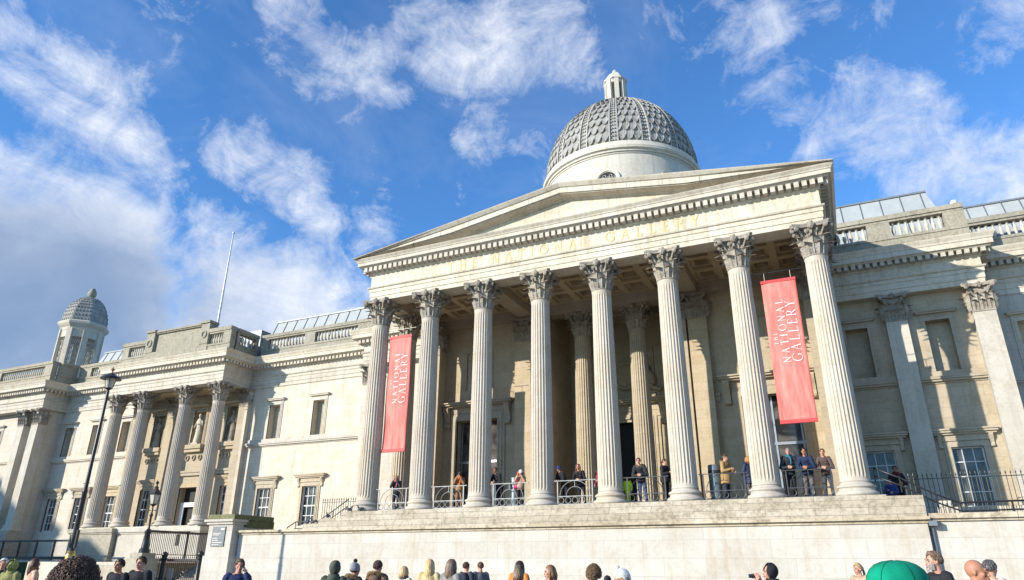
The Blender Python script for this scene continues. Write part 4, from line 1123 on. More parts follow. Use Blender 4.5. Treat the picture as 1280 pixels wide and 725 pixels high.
# hedge
def hedge(x0, x1, y0, y1, z0, z1, label):
    b = MB(); b.box(x0, x1, y0, y1, z0, z1-.05)
    r_ = random.Random(5)
    for i in range(9000):
        x = r_.uniform(x0, x1); f_ = r_.random()
        if f_ < .6: y, z = y0-r_.uniform(-.03, .08), r_.uniform(z0, z1)
        else: y, z = r_.uniform(y0, y1), z1-.05+r_.uniform(-.03, .09)
        a = Vector((r_.uniform(-1, 1), r_.uniform(-1, 1), r_.uniform(-1, 1))).normalized()*.06; c = a.orthogonal().normalized()*.035; p = Vector((x, y, z))
        b.add([p-a, p+c, p+a, p-c], [(0, 1, 2, 3)])
    return setp(b.build('hedge', 'hedge', fix=False), label, 'hedge')
hedge(-44, -26.8, 1.2, 2.0, -4.0, -2.30, 'dark clipped hedge below the black railings at far left')
b = MB(); b.box(-60, -34.9, 2.2, 3.2, -4.0, -2.36); b.box(-60, -34.8, 2.1, 3.3, -2.359, -2.12); b.build('low_retaining_wall', 'shade').name = 'low_retaining_wall'
setp(bpy.data.objects['low_retaining_wall'], 'low grey stone wall with a coping between hedge and black railings', 'wall')
# ---- black railing, far left
def rail_posts(name, label, x0, x1, y, z0, z1, n, group=None):
    e = empty(name, ((x0+x1)/2, y, z0), 0, label, 'railing', group)
    L = x1-x0
    b = MB(); b.box(-L/2, L/2, -.04, .04, z1-z0-.12, z1-z0); b.build('top_rail', 'iron', e)
    b = MB(); b.box(-L/2, L/2, -.04, .04, .03, .22); b.build('bottom_rail', 'iron', e)
    for i in range(n): 
        b = MB(); x = -L/2+L*i/(n-1); b.box(x-.05, x+.05, -.05, .05, 0, z1-z0+.02); b.build('post', 'iron', e)
    return e
e = rail_posts('black_railing', 'black open railing with widely spaced posts above the hedge at far left', -49.3, -34.9, 2.6, -2.1, -.87, 9)
b = MB(); L = 14.4
for i in range(120): x = -L/2+L*(i+.5)/120; b.tube([(x, 0, .2), (x, 0, 1.13)], .0045, 3)
setp(b.build('thin_bars', 'iron', e), kind='stuff')
# ---- entrance landing railing (runs back from the gate)
def bar_rail(name, label, p0, p1, h, n, mat='iron', bottom=.12, spear=False, th=.018, group=None, post=True, rt=.03):
    p0 = Vector(p0); p1 = Vector(p1); d = p1-p0; L = d.length
    e = empty(name, p0, 0, label, 'railing', group)
    ux = d.normalized(); uy = Vector((0, 0, 1)).cross(ux).normalized()
    b = MB(); b.obox(d/2+Vector((0, 0, h)), ux, uy, (0, 0, 1), L/2, rt, rt); b.build('top_rail', mat, e)
    b = MB(); b.obox(d/2+Vector((0, 0, bottom)), ux, uy, (0, 0, 1), L/2, rt*.8, rt*.7); b.build('bottom_rail', mat, e)
    if post:
        for t in (0, .5, 1) if L > 3 else (0, 1):
            b = MB(); b.obox(d*t+Vector((0, 0, h/2)), ux, uy, (0, 0, 1), .05, .05, h/2+.06); b.build('post', mat, e)
    me = MB().tube([(0, 0, bottom), (0, 0, h+(.10 if spear else 0))], th, 5)
    if spear:
        me.lathe([(th, h+.08), (th*2.1, h+.12), (th*1.2, h+.16), (0, h+.24)], n=5)
    mm = me.mesh('bar', mat)
    for i in range(n): inst('bar', mm, d*((i+.5)/n), 0, e)
    return e
bar_rail('landing_railing', 'black barred railing with a pinkish sill running back beside the gate', (-24.0, -.7, -1.95), (-24.0, 4.4, -1.95), 1.32, 44)
b = MB(); b.box(-24.35, -23.7, -.8, 4.5, -2.2, -2.02); b.box(-24.3, -24.1, -.8, 4.5, -.72, -.62); o = setp(b.build('landing_sill', 'pink'), 'pink stone edge under the black landing railing', 'sill')
b = MB(); b.box(-24.3, -24.05, 1.3, 1.34, -1.35, -.75); 
setp(b.build('notice_board', 'iron', loc=None), 'small black square notice fixed to the landing railing', 'notice')
b = MB(); b.box(-33.5, -24.4, -.8, 5.0, -3.99, -2.21); setp(b.build('landing', 'pale'), kind='structure')
b = MB()
for i in range(9): b.box(-23.6, -19.0, -.9+i*.34, 4.5, -4+i*.17, -4+(i+1)*.17)
setp(b.build('entrance_steps', 'shade'), kind='structure')
b = MB(); b.tube([(-21.2, -1.0, -3.05), (-21.2, 1.9, -1.55), (-21.2, 2.6, -1.4)], .03, 7); b.tube([(-21.2, -1.0, -4.0), (-21.2, -1.0, -3.05)], .025, 6); b.tube([(-21.2, 1.9, -2.6), (-21.2, 1.9, -1.55)], .025, 6)
setp(b.build('stair_handrail', 'iron'), 'thin black handrail climbing the entrance steps behind the gate', 'handrail')
# gate
def gate(x0, x1, y, label):
    e = empty('iron_gate', (x0, y, -4), 0, label, 'gate', None); L = x1-x0
    b = MB(); b.box(0, L, -.03, .03, 1.85, 1.92); b.box(0, L, -.03, .03, .12, .2); b.box(0, L, -.03, .03, 1.0, 1.05); b.build('gate_rails', 'iron', e)
    b = MB(); n_ = int(L/.13)
    for i in range(n_): x = L*(i+.5)/n_; b.tube([(x, 0, .1), (x, 0, 1.98)], .014, 5); b.lathe([(.03, 1.98), (0, 2.12)], (x, 0, 0), 5)
    b.build('gate_bars', 'iron', e)
    return e
gate(-21.3, -19.15, -1.5, 'black iron gate leaf between two ball topped posts')
gate(-22.9, -21.65, -1.5, 'narrow black iron gate leaf beside the lamp pier')
def post(x, y, h, label):
    e = empty('gate_post', (x, y, -4), 0, label, 'post', 'black gate posts')
    b = MB(); b.lathe([(.17, 0), (.17, .35), (.12, .42), (.11, h-.25), (.16, h-.2), (.16, h-.12)], n=12); b.build('post_shaft', 'iron', e, 40)
    b = MB(); b.ell((0, 0, h), (.16, .16, .17), 12, 9); b.build('ball_finial', 'iron', e, True)
post(-21.5, -1.55, 2.12, 'black ball topped gate post right of the street lamp')
post(-19.02, -1.55, 2.15, 'black ball topped gate post left of the plaque pier')
post(-23.3, -1.55, 2.12, 'black ball topped gate post behind the lamp pier')
b = MB(); b.box(-21.0, -20.7, -1.62, -1.56, -3.1, -2.5); setp(b.build('gate_sign', 'metalsteel'), 'small grey metal notice plate on the iron gate', 'sign')
# lamp pier
e = empty('lamp_pier', (-21.9, -2.5, -4), 0, 'squat stone pier carrying the black street lamp', 'pier')
b = MB(); b.box(-.55, .55, -.5, .5, 0, 1.95); b.build('pier_shaft', 'shade', e); b = MB(); b.box(-.42, .42, -.4, .4, 1.951, 2.2); b.build('pier_cap', 'shade', e)
b = MB(); b.box(-25.9, -22.6, -2.2, -1.9, -4, -2.35); setp(b.build('low_wall', 'shade'), 'low grey stone wall left of the lamp pier', 'wall')
# ---- street lamps
def lantern(e, z, k, pale_top=False, wide=False):
    """four sided tapering lantern, base at z"""
    b = MB(); r0, r1, h = .17*k, .27*k, .52*k
    b.lathe([(.05*k, z-.1*k), (.12*k, z-.04*k), (r0*1.1, z), (r0*1.1, z+.03*k)], n=8)
    for i in range(4):
        a = pi/4+pi/2*i; b.tube([(r0*cos(a), r0*sin(a), z+.02*k), (r1*cos(a), r1*sin(a), z+h)], .018*k, 5)
    b.lathe([(r1*1.12, z+h), (r1*1.16, z+h+.04*k)], n=4, a0=pi/4)
    if wide: b.lathe([(r1*1.9, z+h-.02*k), (r1*1.75, z+h+.07*k), (r1*.9, z+h+.2*k), (.08*k, z+h+.30*k)], n=20)
    else: b.lathe([(r1*1.2, z+h+.041*k), (.12*k, z+h+.32*k), (.10*k, z+h+.36*k), (.13*k, z+h+.40*k), (.06*k, z+h+.46*k)], n=4, a0=pi/4)
    b.build('lantern_frame', 'iron', e, 30)
    b = MB(); b.lathe([(r0*.95, z+.035*k), (r1*.95, z+h-.005)], n=4 if not wide else 12, a0=pi/4); b.build('lantern_glass', 'lampglass', e)
    b = MB(); zz_ = z+h+(.30 if wide else .44)*k
    b.lathe([(.03*k, zz_), (.05*k, zz_+.05*k), (.035*k, zz_+.10*k), (.075*k, zz_+.17*k), (.10*k, zz_+.22*k), (.04*k, zz_+.28*k), (0, zz_+.36*k)], n=10); b.build('finial', 'copper' if pale_top else 'iron', e, 40)
e = empty('street_lamp', (-21.85, -2.5, -1.8), 0, 'short black lamp post with a tapering lantern standing on the stone lamp pier', 'street lamp')
b = MB(); b.lathe([(.25, 0), (.25, .16), (.19, .22), (.17, .5), (.13, .9), (.16, .95), (.16, 1.02), (.10, 1.08), (.06, 1.15), (.05, 1.7), (.085, 1.76), (.085, 1.82), (.045, 1.88), (.04, 2.22)], n=14); b.build('pillar', 'iron', e, 40)
b = MB(); b.tube([(-.22, 0, 2.02), (.22, 0, 2.02)], .018, 6); b.ell((-.23, 0, 2.02), (.035,)*3, 6, 5); b.ell((.23, 0, 2.02), (.035,)*3, 6, 5); b.build('ladder_bar', 'iron', e)
lantern(e, 2.30, .92)
e = empty('tall_street_lamp', (-19.4, -7.92, -4.0), 0, 'very tall slim black lamp post with a wide topped lantern at the left', 'street lamp')
b = MB(); b.lathe([(.26, 0), (.26, .5), (.18, .6), (.15, 1.8)], n=14); b.build('pedestal', 'iron', e, 40)
b = MB(); b.lathe([(.175, 1.8), (.185, 1.86), (.185, 2.02), (.15, 2.08), (.17, 2.12), (.13, 2.18)], n=14); b.build('gilt_collar', 'gold', e, 40)
b = MB(); b.lathe([(.105, 2.18), (.095, 4.5), (.108, 4.52), (.108, 4.6), (.080, 4.64), (.062, 8.95)], n=12)
for z in (4.9,): b.tube([(-.22, 0, z), (.22, 0, z)], .015, 5)
b.tube([(-.03, 0, 7.7), (.26, 0, 7.75)], .015, 5); b.tube([(0, -.12, 2.3), (0, -.18, 2.8)], .02, 5); b.box(.12, .2, -.05, .05, 2.3, 3.0); b.build('pole', 'iron', e, 40)
lantern(e, 9.05, .86, True, True)
# ---- flagpole & camera
e = empty('flagpole', (-32.9, 9.0, 12.0), 0, 'thin white flagpole leaning over the parapet of the left wing', 'flagpole')
b = MB(); b.lathe([(.10, 0), (.09, 4), (.07, 8), (.05, 11.4)], n=10); b.build('pole', 'flagpole', e, True)
b = MB(); b.lathe([(.0, 11.4), (.10, 11.42), (.11, 11.5), (.05, 11.56), (0, 11.58)], n=10); b.build('truck', 'flagpole', e)
b = MB(); b.box(-.12, .4, -.2, .2, 1.6, 2.8); b.build('winch_box', 'lead', e)
e = empty('security_camera', (16.75, 6.2, 12.95), 0, 'small white dome camera on a short pole above the right balustrade', 'camera')
b = MB(); b.tube([(0, 0, 0), (0, 0, .42)], .025, 6); b.build('pole', 'frame', e)
b = MB(); b.lathe([(0, .62), (.12, .60), (.15, .52), (.14, .44), (.0, .43)], (0.03, -.05, 0), n=14); b.ell((0.03, -.05, .44), (.11, .11, .10), 12, 8); b.build('housing', 'frame', e, 40)
# ---- spearhead railing and handrails on the right
bar_rail('spear_railing', 'black spear topped railing in front of the right wing windows', (11.9, 3.6, -.95), (24, 3.6, -.95), 1.85, 76, 'iron', .15, True, .014, None, False, .015)
bar_rail('spear_railing', 'short black spear topped railing left of the portico beside a mossy ledge', (-15.0, 2.2, -.95), (-12.6, 2.2, -.95), 1.7, 16, 'iron', .15, True, .014, None, False, .015)
def handrail(label, pts, zlow, r=.032):
    e = empty('stair_handrail', pts[0], 0, label, 'handrail'); o = Vector(pts[0])
    b = MB(); b.tube([Vector(p)-o for p in pts], r, 8); b.build('upper_rail', 'iron', e, True)
    b = MB(); b.tube([Vector(p)-o-Vector((0, 0, zlow)) for p in pts], r*.85, 8); b.build('lower_rail', 'iron', e, True)
    for p in pts[::1]:
        b = MB(); q = Vector(p)-o; b.tube([q, q-Vector((0, 0, zlow+.22))], r*.8, 6); b.build('stanchion', 'iron', e)
handrail('double black handrail descending to the right of the last portico column', [(11.15, .15, .98), (11.9, .15, .62), (12.9, .15, .02), (13.55, .15, -.27), (15.0, .15, -.25), (16.2, .15, -.25)], .27)
handrail('black handrail descending to the left of the first portico column', [(-11.35, -.3, .60), (-12.2, -.3, .10), (-13.05, -.3, -.36), (-14.4, -.3, -.36), (-14.9, -.3, -.62)], .30, .026)
# ---- arched railings between the portico columns
def arch_rail(mat):
    e = empty('arched_railing', (0, 0, 0)); Wd, Hh, zr = .76, 1.02, .38
    b = MB(); b.box(-Wd-.12, Wd+.12, -.018, .018, Hh-.025, Hh+.003); b.ell((-Wd-.13, 0, Hh-.01), (.035,)*3, 6, 5); b.ell((Wd+.13, 0, Hh-.01), (.035,)*3, 6, 5); b.build('top_rail', mat, e)
    for s_ in (-1, 1): b = MB(); b.box(s_*Wd-.022, s_*Wd+.022, -.02, .02, 0, Hh-.031); b.build('post', mat, e)
    for R_, zz_ in ((.66, .6), (.38, .36)):
        b = MB(); b.tube([(R_*cos(t), 0, zr+.02+zz_*sin(t)) for t in [pi*i/20 for i in range(21)]], .014, 5); b.build('arch', mat, e)
    b = MB(); b.box(-Wd, Wd, -.015, .015, zr-.015, zr+.015); b.box(-Wd, Wd, -.015, .015, .05, .08); b.box(-.01, .01, -.01, .01, zr+.36, Hh-.03); b.build('cross_bars', mat, e)
    for i in range(5):
        b = MB(); x = -Wd+.15+.305*i; b.tube([(x+.125*cos(t), 0, .222+.125*sin(t)) for t in [2*pi*k/14 for k in range(14)]], .014, 5, True); b.build('ring', mat, e)
    return e
posn = ['first', 'second', 'third', 'fourth', 'fifth', 'sixth', 'seventh', 'eighth']
protos = {'sunlitrail': arch_rail('sunlitrail'), 'iron': arch_rail('backlitrail')}  # one grey paint, its sunlit and backlit looks coloured into two materials
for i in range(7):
    mt = 'sunlitrail' if i < 4 else 'iron'
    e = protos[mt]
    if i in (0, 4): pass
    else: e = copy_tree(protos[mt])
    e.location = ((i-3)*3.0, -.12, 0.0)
    setp(e, ('sunlit-toned grey' if i < 4 else 'backlit-toned grey') + ' arched iron railing between the %s and %s portico columns from the left' % (posn[i], posn[i+1]), 'railing', 'arched railings between the portico columns')
# ---- banners
def banner(x, y, label):
    e = empty('banner', (x, y, 2.86), 0, label, 'banner', 'red museum banners'); Wb, Hb = 1.32, 5.64
    # cloth with gentle folds
    nx, nz = 14, 40; vs = []; fs = []
    def yy(u, v): return .035*sin(u*7+v*2.2)*(.4+.6*v*(1-v)*4) + .02*sin(v*9+u*3)
    for j in range(nz+1):
        for i in range(nx+1): u = i/nx; v = j/nz; vs.append((-Wb/2+Wb*u, yy(u, v), Hb*v))
    k = len(vs); vs += [(a, c+.012, d) for a, c, d in vs]
    K = nx+1
    for j in range(nz):
        for i in range(nx): q = (j*K+i, j*K+i+1, (j+1)*K+i+1, (j+1)*K+i); fs.append(q); fs.append(tuple(k+t for t in q[::-1]))
    for j in range(nz):
        fs.append((j*K, (j+1)*K, k+(j+1)*K, k+j*K)); fs.append((j*K+nx, k+j*K+nx, k+(j+1)*K+nx, (j+1)*K+nx))
    b = MB(); b.add(vs, fs); b.build('cloth', 'banner', e, True)
    b = MB(); b.box(-Wb/2-.01, Wb/2+.01, -.035, .045, Hb-.02, Hb+.10); b.build('top_hem', 'redrail', e)
    b = MB(); b.box(-Wb/2-.01, Wb/2+.01, -.035, .045, -.12, .02); b.build('bottom_hem', 'redrail', e)
    # lettering reads upwards: x of text -> +z, y of text -> -x
    GW[:] = [.115, .045, .032]
    for text, h, total, xbase, z0 in (('THE', .155, .50, -.66+.345, 2.98), ('NATIONAL', .285, 2.62, -.66+.72, 2.22), ('GALLERY', .365, 2.52, -.66+1.15, 2.24)):
        Mx = Matrix(((0, -1, 0, xbase), (0, 0, -1, -.062), (1, 0, 0, z0), (0, 0, 0, 1)))
        mb, _ = lettering(text, h, .05, .2, Mx, .006, total)
        # drape the letters over the folds
        mb.v = [(a, c + yy((a+Wb/2)/Wb, d/Hb) + .045, d) for a, c, d in mb.v]
        mb.build('lettering', 'letter', e)
    b = MB()
    for s_ in (-.5, .5): b.tube([(s_, 0, Hb+.1), (s_, 0, Hb+.42)], .012, 5)
    b.tube([(-.9, 0, Hb+.44), (.9, 0, Hb+.44)], .018, 6); b.tube([(-.9, 0, -.14), (-.6, 0, -.10)], .012, 5); b.build('bracket', 'iron', e)
banner(8.95, .05, 'red hanging banner with white lettering at the right end of the portico')
banner(-9.25, .05, 'red hanging banner with white lettering at the left end of the portico')
# ---- pigeons
def pigeon():
    e = empty('pigeon', (0, 0, 0)); b = MB()
    b.ell((0, 0, .115), (.075, .14, .07), 12, 9, rot=Matrix.Rotation(radians(18), 3, 'X'))
    b.tube([(0, -.09, .15), (0, -.125, .20), (0, -.135, .235)], [.05, .035, .03], 8); b.ell((0, -.15, .245), (.034, .042, .034), 9, 7)
    b.tube([(0, -.185, .243), (0, -.215, .235)], [.01, .003], 5)
    b.tube([(.025, 0, .06), (.027, -.01, 0)], .007, 4); b.tube([(-.025, 0, .06), (-.027, -.01, 0)], .007, 4)
    b.obox((0, .19, .085), (1, 0, 0), (0, 1, -.25), (0, .25, 1), .035, .07, .008)
    b.build('body', 'pigeon', e, True)
    for s_ in (-1, 1):
        b = MB(); b.ell((s_*.06, .03, .125), (.022, .13, .05), 9, 7, rot=Matrix.Rotation(radians(12), 3, 'X')); b.build('wing', 'pigeon', e, True)
    return e
pg = pigeon(); first = True
for (x, y, z, rz, lab) in ((-13.15, -.95, -.52, 1.2, 'leftmost dark pigeon on the weathered steps'), (-12.75, -.95, -.52, -1.0, 'dark pigeon on the steps, second from the left'), (-12.1, -.78, -.28, .3, 'dark pigeon on the steps, third from the left'),
        (-11.0, -.68, 0, 2.0, 'dark pigeon at the foot of the first portico column, on its left'), (-10.3, -.71, 0.0, -.8, 'dark pigeon directly in front of the first portico column'), (-8.4, -.71, 0, .4, 'dark pigeon on the step between the first two portico columns')):
    e = pg if first else copy_tree(pg); first = False
    e.location = (x, y, z); e.rotation_euler = (0, 0, rz); setp(e, lab, 'pigeon', 'pigeons on the portico steps')
# steel posts / totems behind the railings
for (x, y, m_, lab, h) in ((-3.1, .75, 'rubbish', 'grey upright cylinder bin behind the third railing', 1.35), (5.55, .75, 'rubbish', 'dark grey upright cylinder bin behind the sixth railing', 1.45)):
    e = empty('litter_bin', (x, y, 0), 0, lab, 'bin'); b = MB(); b.lathe([(.24, 0), (.24, h-.06), (.22, h)], n=20); b.build('drum', m_, e, 40); b = MB(); b.lathe([(.25, h-.35), (.25, h-.22)], n=20); b.build('opening_band', 'iron', e)

# guessed block, added unseen on the left to cast the museum's far left shadow
e = empty('shadow_block', (-95, -42, -4), 0, 'unseen stone block added beyond the left edge to shade the far left of the museum', 'shadow block')
b = MB(); b.box(-40, 22.5, -8, 0, 0, 23.4); b.box(-40, 6, -8.2, .2, 23.4, 29.0); b.build('wall', 'pale', e)
for i in range(12):
    for j in range(5):
        b = MB(); x = -37+i*4.9; b.box(x, x+1.6, 0.002, .05, 2+j*4, 4.6+j*4); b.build('window', 'glass', e)
# ================================================================ PEOPLE
DG = None
def remesh(mb, vox, smooth_it=3, name='m'):
    """fuse overlapping closed shapes into one continuous skin"""
    me = mb.mesh(name, [], fix=True) if False else None
    me = bpy.data.meshes.new(name); me.from_pydata(mb.v, [], mb.f)
    bm = bmesh.new(); bm.from_mesh(me); bmesh.ops.recalc_face_normals(bm, faces=bm.faces); bm.to_mesh(me); bm.free()
    o = bpy.data.objects.new('tmp', me); COL.objects.link(o)
    r = o.modifiers.new('r', 'REMESH'); r.mode = 'VOXEL'; r.voxel_size = vox
    s = o.modifiers.new('s', 'SMOOTH'); s.factor = .6; s.iterations = smooth_it
    bpy.context.view_layer.update()
    dg = bpy.context.evaluated_depsgraph_get()
    res = bpy.data.meshes.new_from_object(o.evaluated_get(dg))
    bpy.data.objects.remove(o); bpy.data.meshes.remove(me)
    res.polygons.foreach_set('use_smooth', [True]*len(res.polygons)); res.name = name
    return res
POSES = {
 'stand':  dict(lean=0.0, el=((-.255, .03, 1.13), (.255, .03, 1.13)), wr=((-.26, -.07, .88), (.26, -.07, .88)), legs=((-.11, .0), (.11, .0))),
 'walk':   dict(lean=.03, el=((-.26, .10, 1.14), (.26, -.05, 1.13)), wr=((-.25, .08, .90), (.24, -.18, .93)), legs=((-.10, -.18), (.10, .20))),
 'rail':   dict(lean=.25, el=((-.29, -.30, 1.07), (.29, -.30, 1.07)), wr=((-.07, -.46, 1.06), (.07, -.46, 1.08)), legs=((-.13, .06), (.12, .02))),
 'photo':  dict(lean=.03, el=((-.24, -.16, 1.20), (.24, -.16, 1.20)), wr=((-.085, -.25, 1.49), (.085, -.25, 1.49)), legs=((-.11, .0), (.12, .03))),
 'phone':  dict(lean=0.0, el=((-.255, .03, 1.13), (.27, -.15, 1.19)), wr=((-.25, -.07, .89), (.135, -.09, 1.50)), legs=((-.11, .0), (.11, .05))),
 'clasp':  dict(lean=0.0, el=((-.27, -.02, 1.12), (.27, -.02, 1.12)), wr=((-.07, -.24, 1.08), (.07, -.24, 1.12)), legs=((-.12, .0), (.11, -.02))),
 'hold':   dict(lean=0.02, el=((-.26, -.04, 1.11), (.26, -.05, 1.11)), wr=((-.10, -.28, 1.18), (.12, -.30, 1.10)), legs=((-.11, .0), (.11, .02))),
}
def joints(pose):
    p = POSES[pose]; L = p['lean']
    J = dict(pelvis=Vector((0, 0, .95)), waist=Vector((0, -.3*L, 1.08)), chest=Vector((0, -.75*L, 1.28)), neck=Vector((0, -1.1*L+.005, 1.45)), head=Vector((0, -1.35*L-.012, 1.625)))
    J['sh'] = [Vector((s*.175, -1.0*L+.01, 1.415)) for s in (-1, 1)]
    J['el'] = [Vector(v) for v in p['el']]; J['wr'] = [Vector(v) for v in p['wr']]
    J['hip'] = [Vector((s*.09, .0, .92)) for s in (-1, 1)]
    J['an'] = [Vector((x, y+.02, .08)) for (x, y) in p['legs']]
    J['kn'] = [Vector(((J['hip'][i].x+J['an'][i].x)/2*1.02, (J['hip'][i].y+J['an'][i].y)/2-.03, .50)) for i in (0, 1)]
    return J
def limb(mb, a, b, r0, r1, rm=None, n=10):
    a = Vector(a); b = Vector(b); rm = rm or (r0+r1)/2*1.04
    d = (b-a); mb.tube([a, a+d*.25, a+d*.5, a+d*.75, b], [r0, (r0+rm)/2*1.02, rm, (rm+r1)/2, r1], n); mb.ell(a, (r0,)*3, n, 6); mb.ell(b, (r1,)*3, n, 6)
def hand(mb, wr, el, side, curl=.55):
    wr = Vector(wr); d = (wr-Vector(el)).normalized()
    inn = Vector((-side, 0, 0)); inn = (inn - d*inn.dot(d)).normalized(); w = d.cross(inn).normalized()
    c = wr + d*.055
    mb.obox(c, d, w, inn, .05, .040, .014); mb.ell(c, (.046, .036, .026), 8, 6)
    for i, l in enumerate((.070, .080, .074, .058)):
        o = wr + d*.095 + w*(.031-.0205*i); r = .0092
        p1 = o + (d*.95+inn*.25*curl).normalized()*l*.45; p2 = p1 + (d*(1-curl*.7)+inn*curl*1.1).normalized()*l*.33; p3 = p2 + (d*(1-curl*1.5)+inn*curl*1.8).normalized()*l*.26
        mb.tube([o-d*.02, o, p1, p2, p3], [r*1.1, r*1.1, r*1.05, r, r*.8], 6)
    o = wr + d*.03 + w*.034; p1 = o + (d*.6+w*.7+inn*.3).normalized()*.038; p2 = p1 + (d*.9+w*.2+inn*.5).normalized()*.034
    mb.tube([o-w*.01, o, p1, p2], [.014, .014, .012, .009], 6)
CACHE = {}
def body_mesh(pose):
    k = ('body', pose)
    if k in CACHE: return CACHE[k]
    J = joints(pose); b = MB()
    for a, c, r in ((J['pelvis'], J['waist'], (.155, .105, .13)), (J['waist'], J['chest'], (.14, .095, .15)), (J['chest'], J['neck'], (.165, .105, .15))):
        b.ell(a.lerp(c, .5), r, 14, 9)
    b.ell(J['pelvis'], (.165, .115, .12), 14, 9); b.ell(J['chest']+Vector((0, .01, .05)), (.17, .10, .14), 14, 9)
    limb(b, J['neck']-Vector((0, 0, .05)), J['head']-Vector((0, -.015, .06)), .062, .055)
    for i, s in ((0, -1), (1, 1)):
        limb(b, J['sh'][i], J['el'][i], .052, .038); limb(b, J['el'][i], J['wr'][i], .040, .026); hand(b, J['wr'][i], J['el'][i], s)
        limb(b, J['hip'][i], J['kn'][i], .085, .055); limb(b, J['kn'][i], J['an'][i], .054, .036, .052)
        b.ell(J['an'][i]+Vector((0, -.06, -.035)), (.042, .12, .035), 10, 7)
    h = J['head']
    b.ell(h+Vector((0, .018, .022)), (.074, .090, .092), 16, 12); b.ell(h+Vector((0, -.016, -.03)), (.060, .070, .082), 14, 10)   # skull, face
    b.ell(h+Vector((0, -.058, -.092)), (.030, .028, .022), 10, 7)  # chin
    b.tube([h+Vector((0, -.082, .012)), h+Vector((0, -.098, -.016)), h+Vector((0, -.109, -.032)), h+Vector((0, -.090, -.042))], [.009, .010, .014, .011], 7)
    b.ell(h+Vector((0, -.087, .026)), (.045, .014, .010), 10, 6)
    b.ell(h+Vector((0, -.084, -.064)), (.024, .014, .010), 8, 6)
    for s in (-1, 1):
        b.ell(h+Vector((s*.076, .006, -.008)), (.012, .020, .031), 8, 7); b.ell(h+Vector((s*.040, -.060, -.026)), (.022, .022, .022), 8, 6)
    me = remesh(b, .0085, 2, 'body'); CACHE[k] = me; return me
def coat_mesh(pose, style):
    k = ('coat', pose, style)
    if k in CACHE: return CACHE[k]
    J = joints(pose); b = MB(); pf = {'slim': 0.0, 'coat': .014, 'puffy': .032}[style.split('_')[0]]; long_ = style.endswith('long')
    for a, c, r in ((J['pelvis'], J['waist'], (.185, .135, .13)), (J['waist'], J['chest'], (.175, .125, .16)), (J['chest'], J['neck'], (.185, .125, .13))):
        b.ell(a.lerp(c, .5), (r[0]+pf, r[1]+pf, r[2]), 16, 10)
    b.ell(J['chest']+Vector((0, .01, .03)), (.19+pf, .125+pf, .16), 16, 10)
    for i in (0, 1): b.ell(J['neck'].lerp(J['sh'][i], .5)+Vector((0, 0, -.015)), (.11, .08+pf*.5, .055), 12, 8)
    b.lathe([(.165+pf, .84 if not long_ else .66), (.175+pf, .86 if not long_ else .68), (.18+pf, .96), (.165+pf, 1.06)], (0, 0, 0), 18)
    b.tube([J['neck']-Vector((0, 0, .07)), J['neck']+Vector((0, .008, .035))], [.10, .078+pf*.4], 14)
    for i in (0, 1):
        limb(b, J['sh'][i], J['el'][i], .072+pf, .056+pf*.8); limb(b, J['el'][i], J['wr'][i]-(J['wr'][i]-J['el'][i])*.06, .058+pf*.7, .044+pf*.5)
    if style.startswith('puffy'):
        for i in (0, 1):
            for t in (.2, .5, .8): q = J['sh'][i].lerp(J['el'][i], t); b.ell(q, (.105,)*3, 10, 8)
            for t in (.3, .7): q = J['el'][i].lerp(J['wr'][i], t); b.ell(q, (.085,)*3, 10, 8)
    me = remesh(b, .014, 3, 'coat')
    # cloth folds
    for v in me.vertices:
        q = v.co; d = noise.noise(Vector((q.x*9, q.y*9, q.z*16)))*.010 + noise.noise(Vector((q.x*22, q.y*22, q.z*22)))*.004
        v.co = q + v.normal*d
    CACHE[k] = me; return me
def trouser_mesh(pose, skirt=False):
    k = ('tr', pose, skirt)
    if k in CACHE: return CACHE[k]
    J = joints(pose); b = MB(); b.ell(J['pelvis'], (.175, .128, .13), 14, 9)
    for i in (0, 1):
        limb(b, J['hip'][i], J['kn'][i], .100, .072); a = J['an'][i]+Vector((0, 0, .01)); limb(b, J['kn'][i], a, .070, .056, .064)
    me = remesh(b, .014, 3, 'trousers')
    for v in me.vertices: q = v.co; v.co = q + v.normal*noise.noise(Vector((q.x*12, q.y*12, q.z*18)))*.008
    CACHE[k] = me; return me
def shoe_mesh(pose, i):
    k = ('sh', pose, i)
    if k in CACHE: return CACHE[k]
    a = joints(pose)['an'][i]; b = MB(); b.ell(a+Vector((0, -.065, -.030)), (.048, .135, .042), 12, 8); b.ell(a+Vector((0, .0, .01)), (.046, .055, .06), 10, 7); b.obox(a+Vector((0, -.06, -.068)), (1, 0, 0), (0, 1, 0), (0, 0, 1), .044, .13, .012)
    me = remesh(b, .011, 2, 'shoe'); CACHE[k] = me; return me
SK = {}
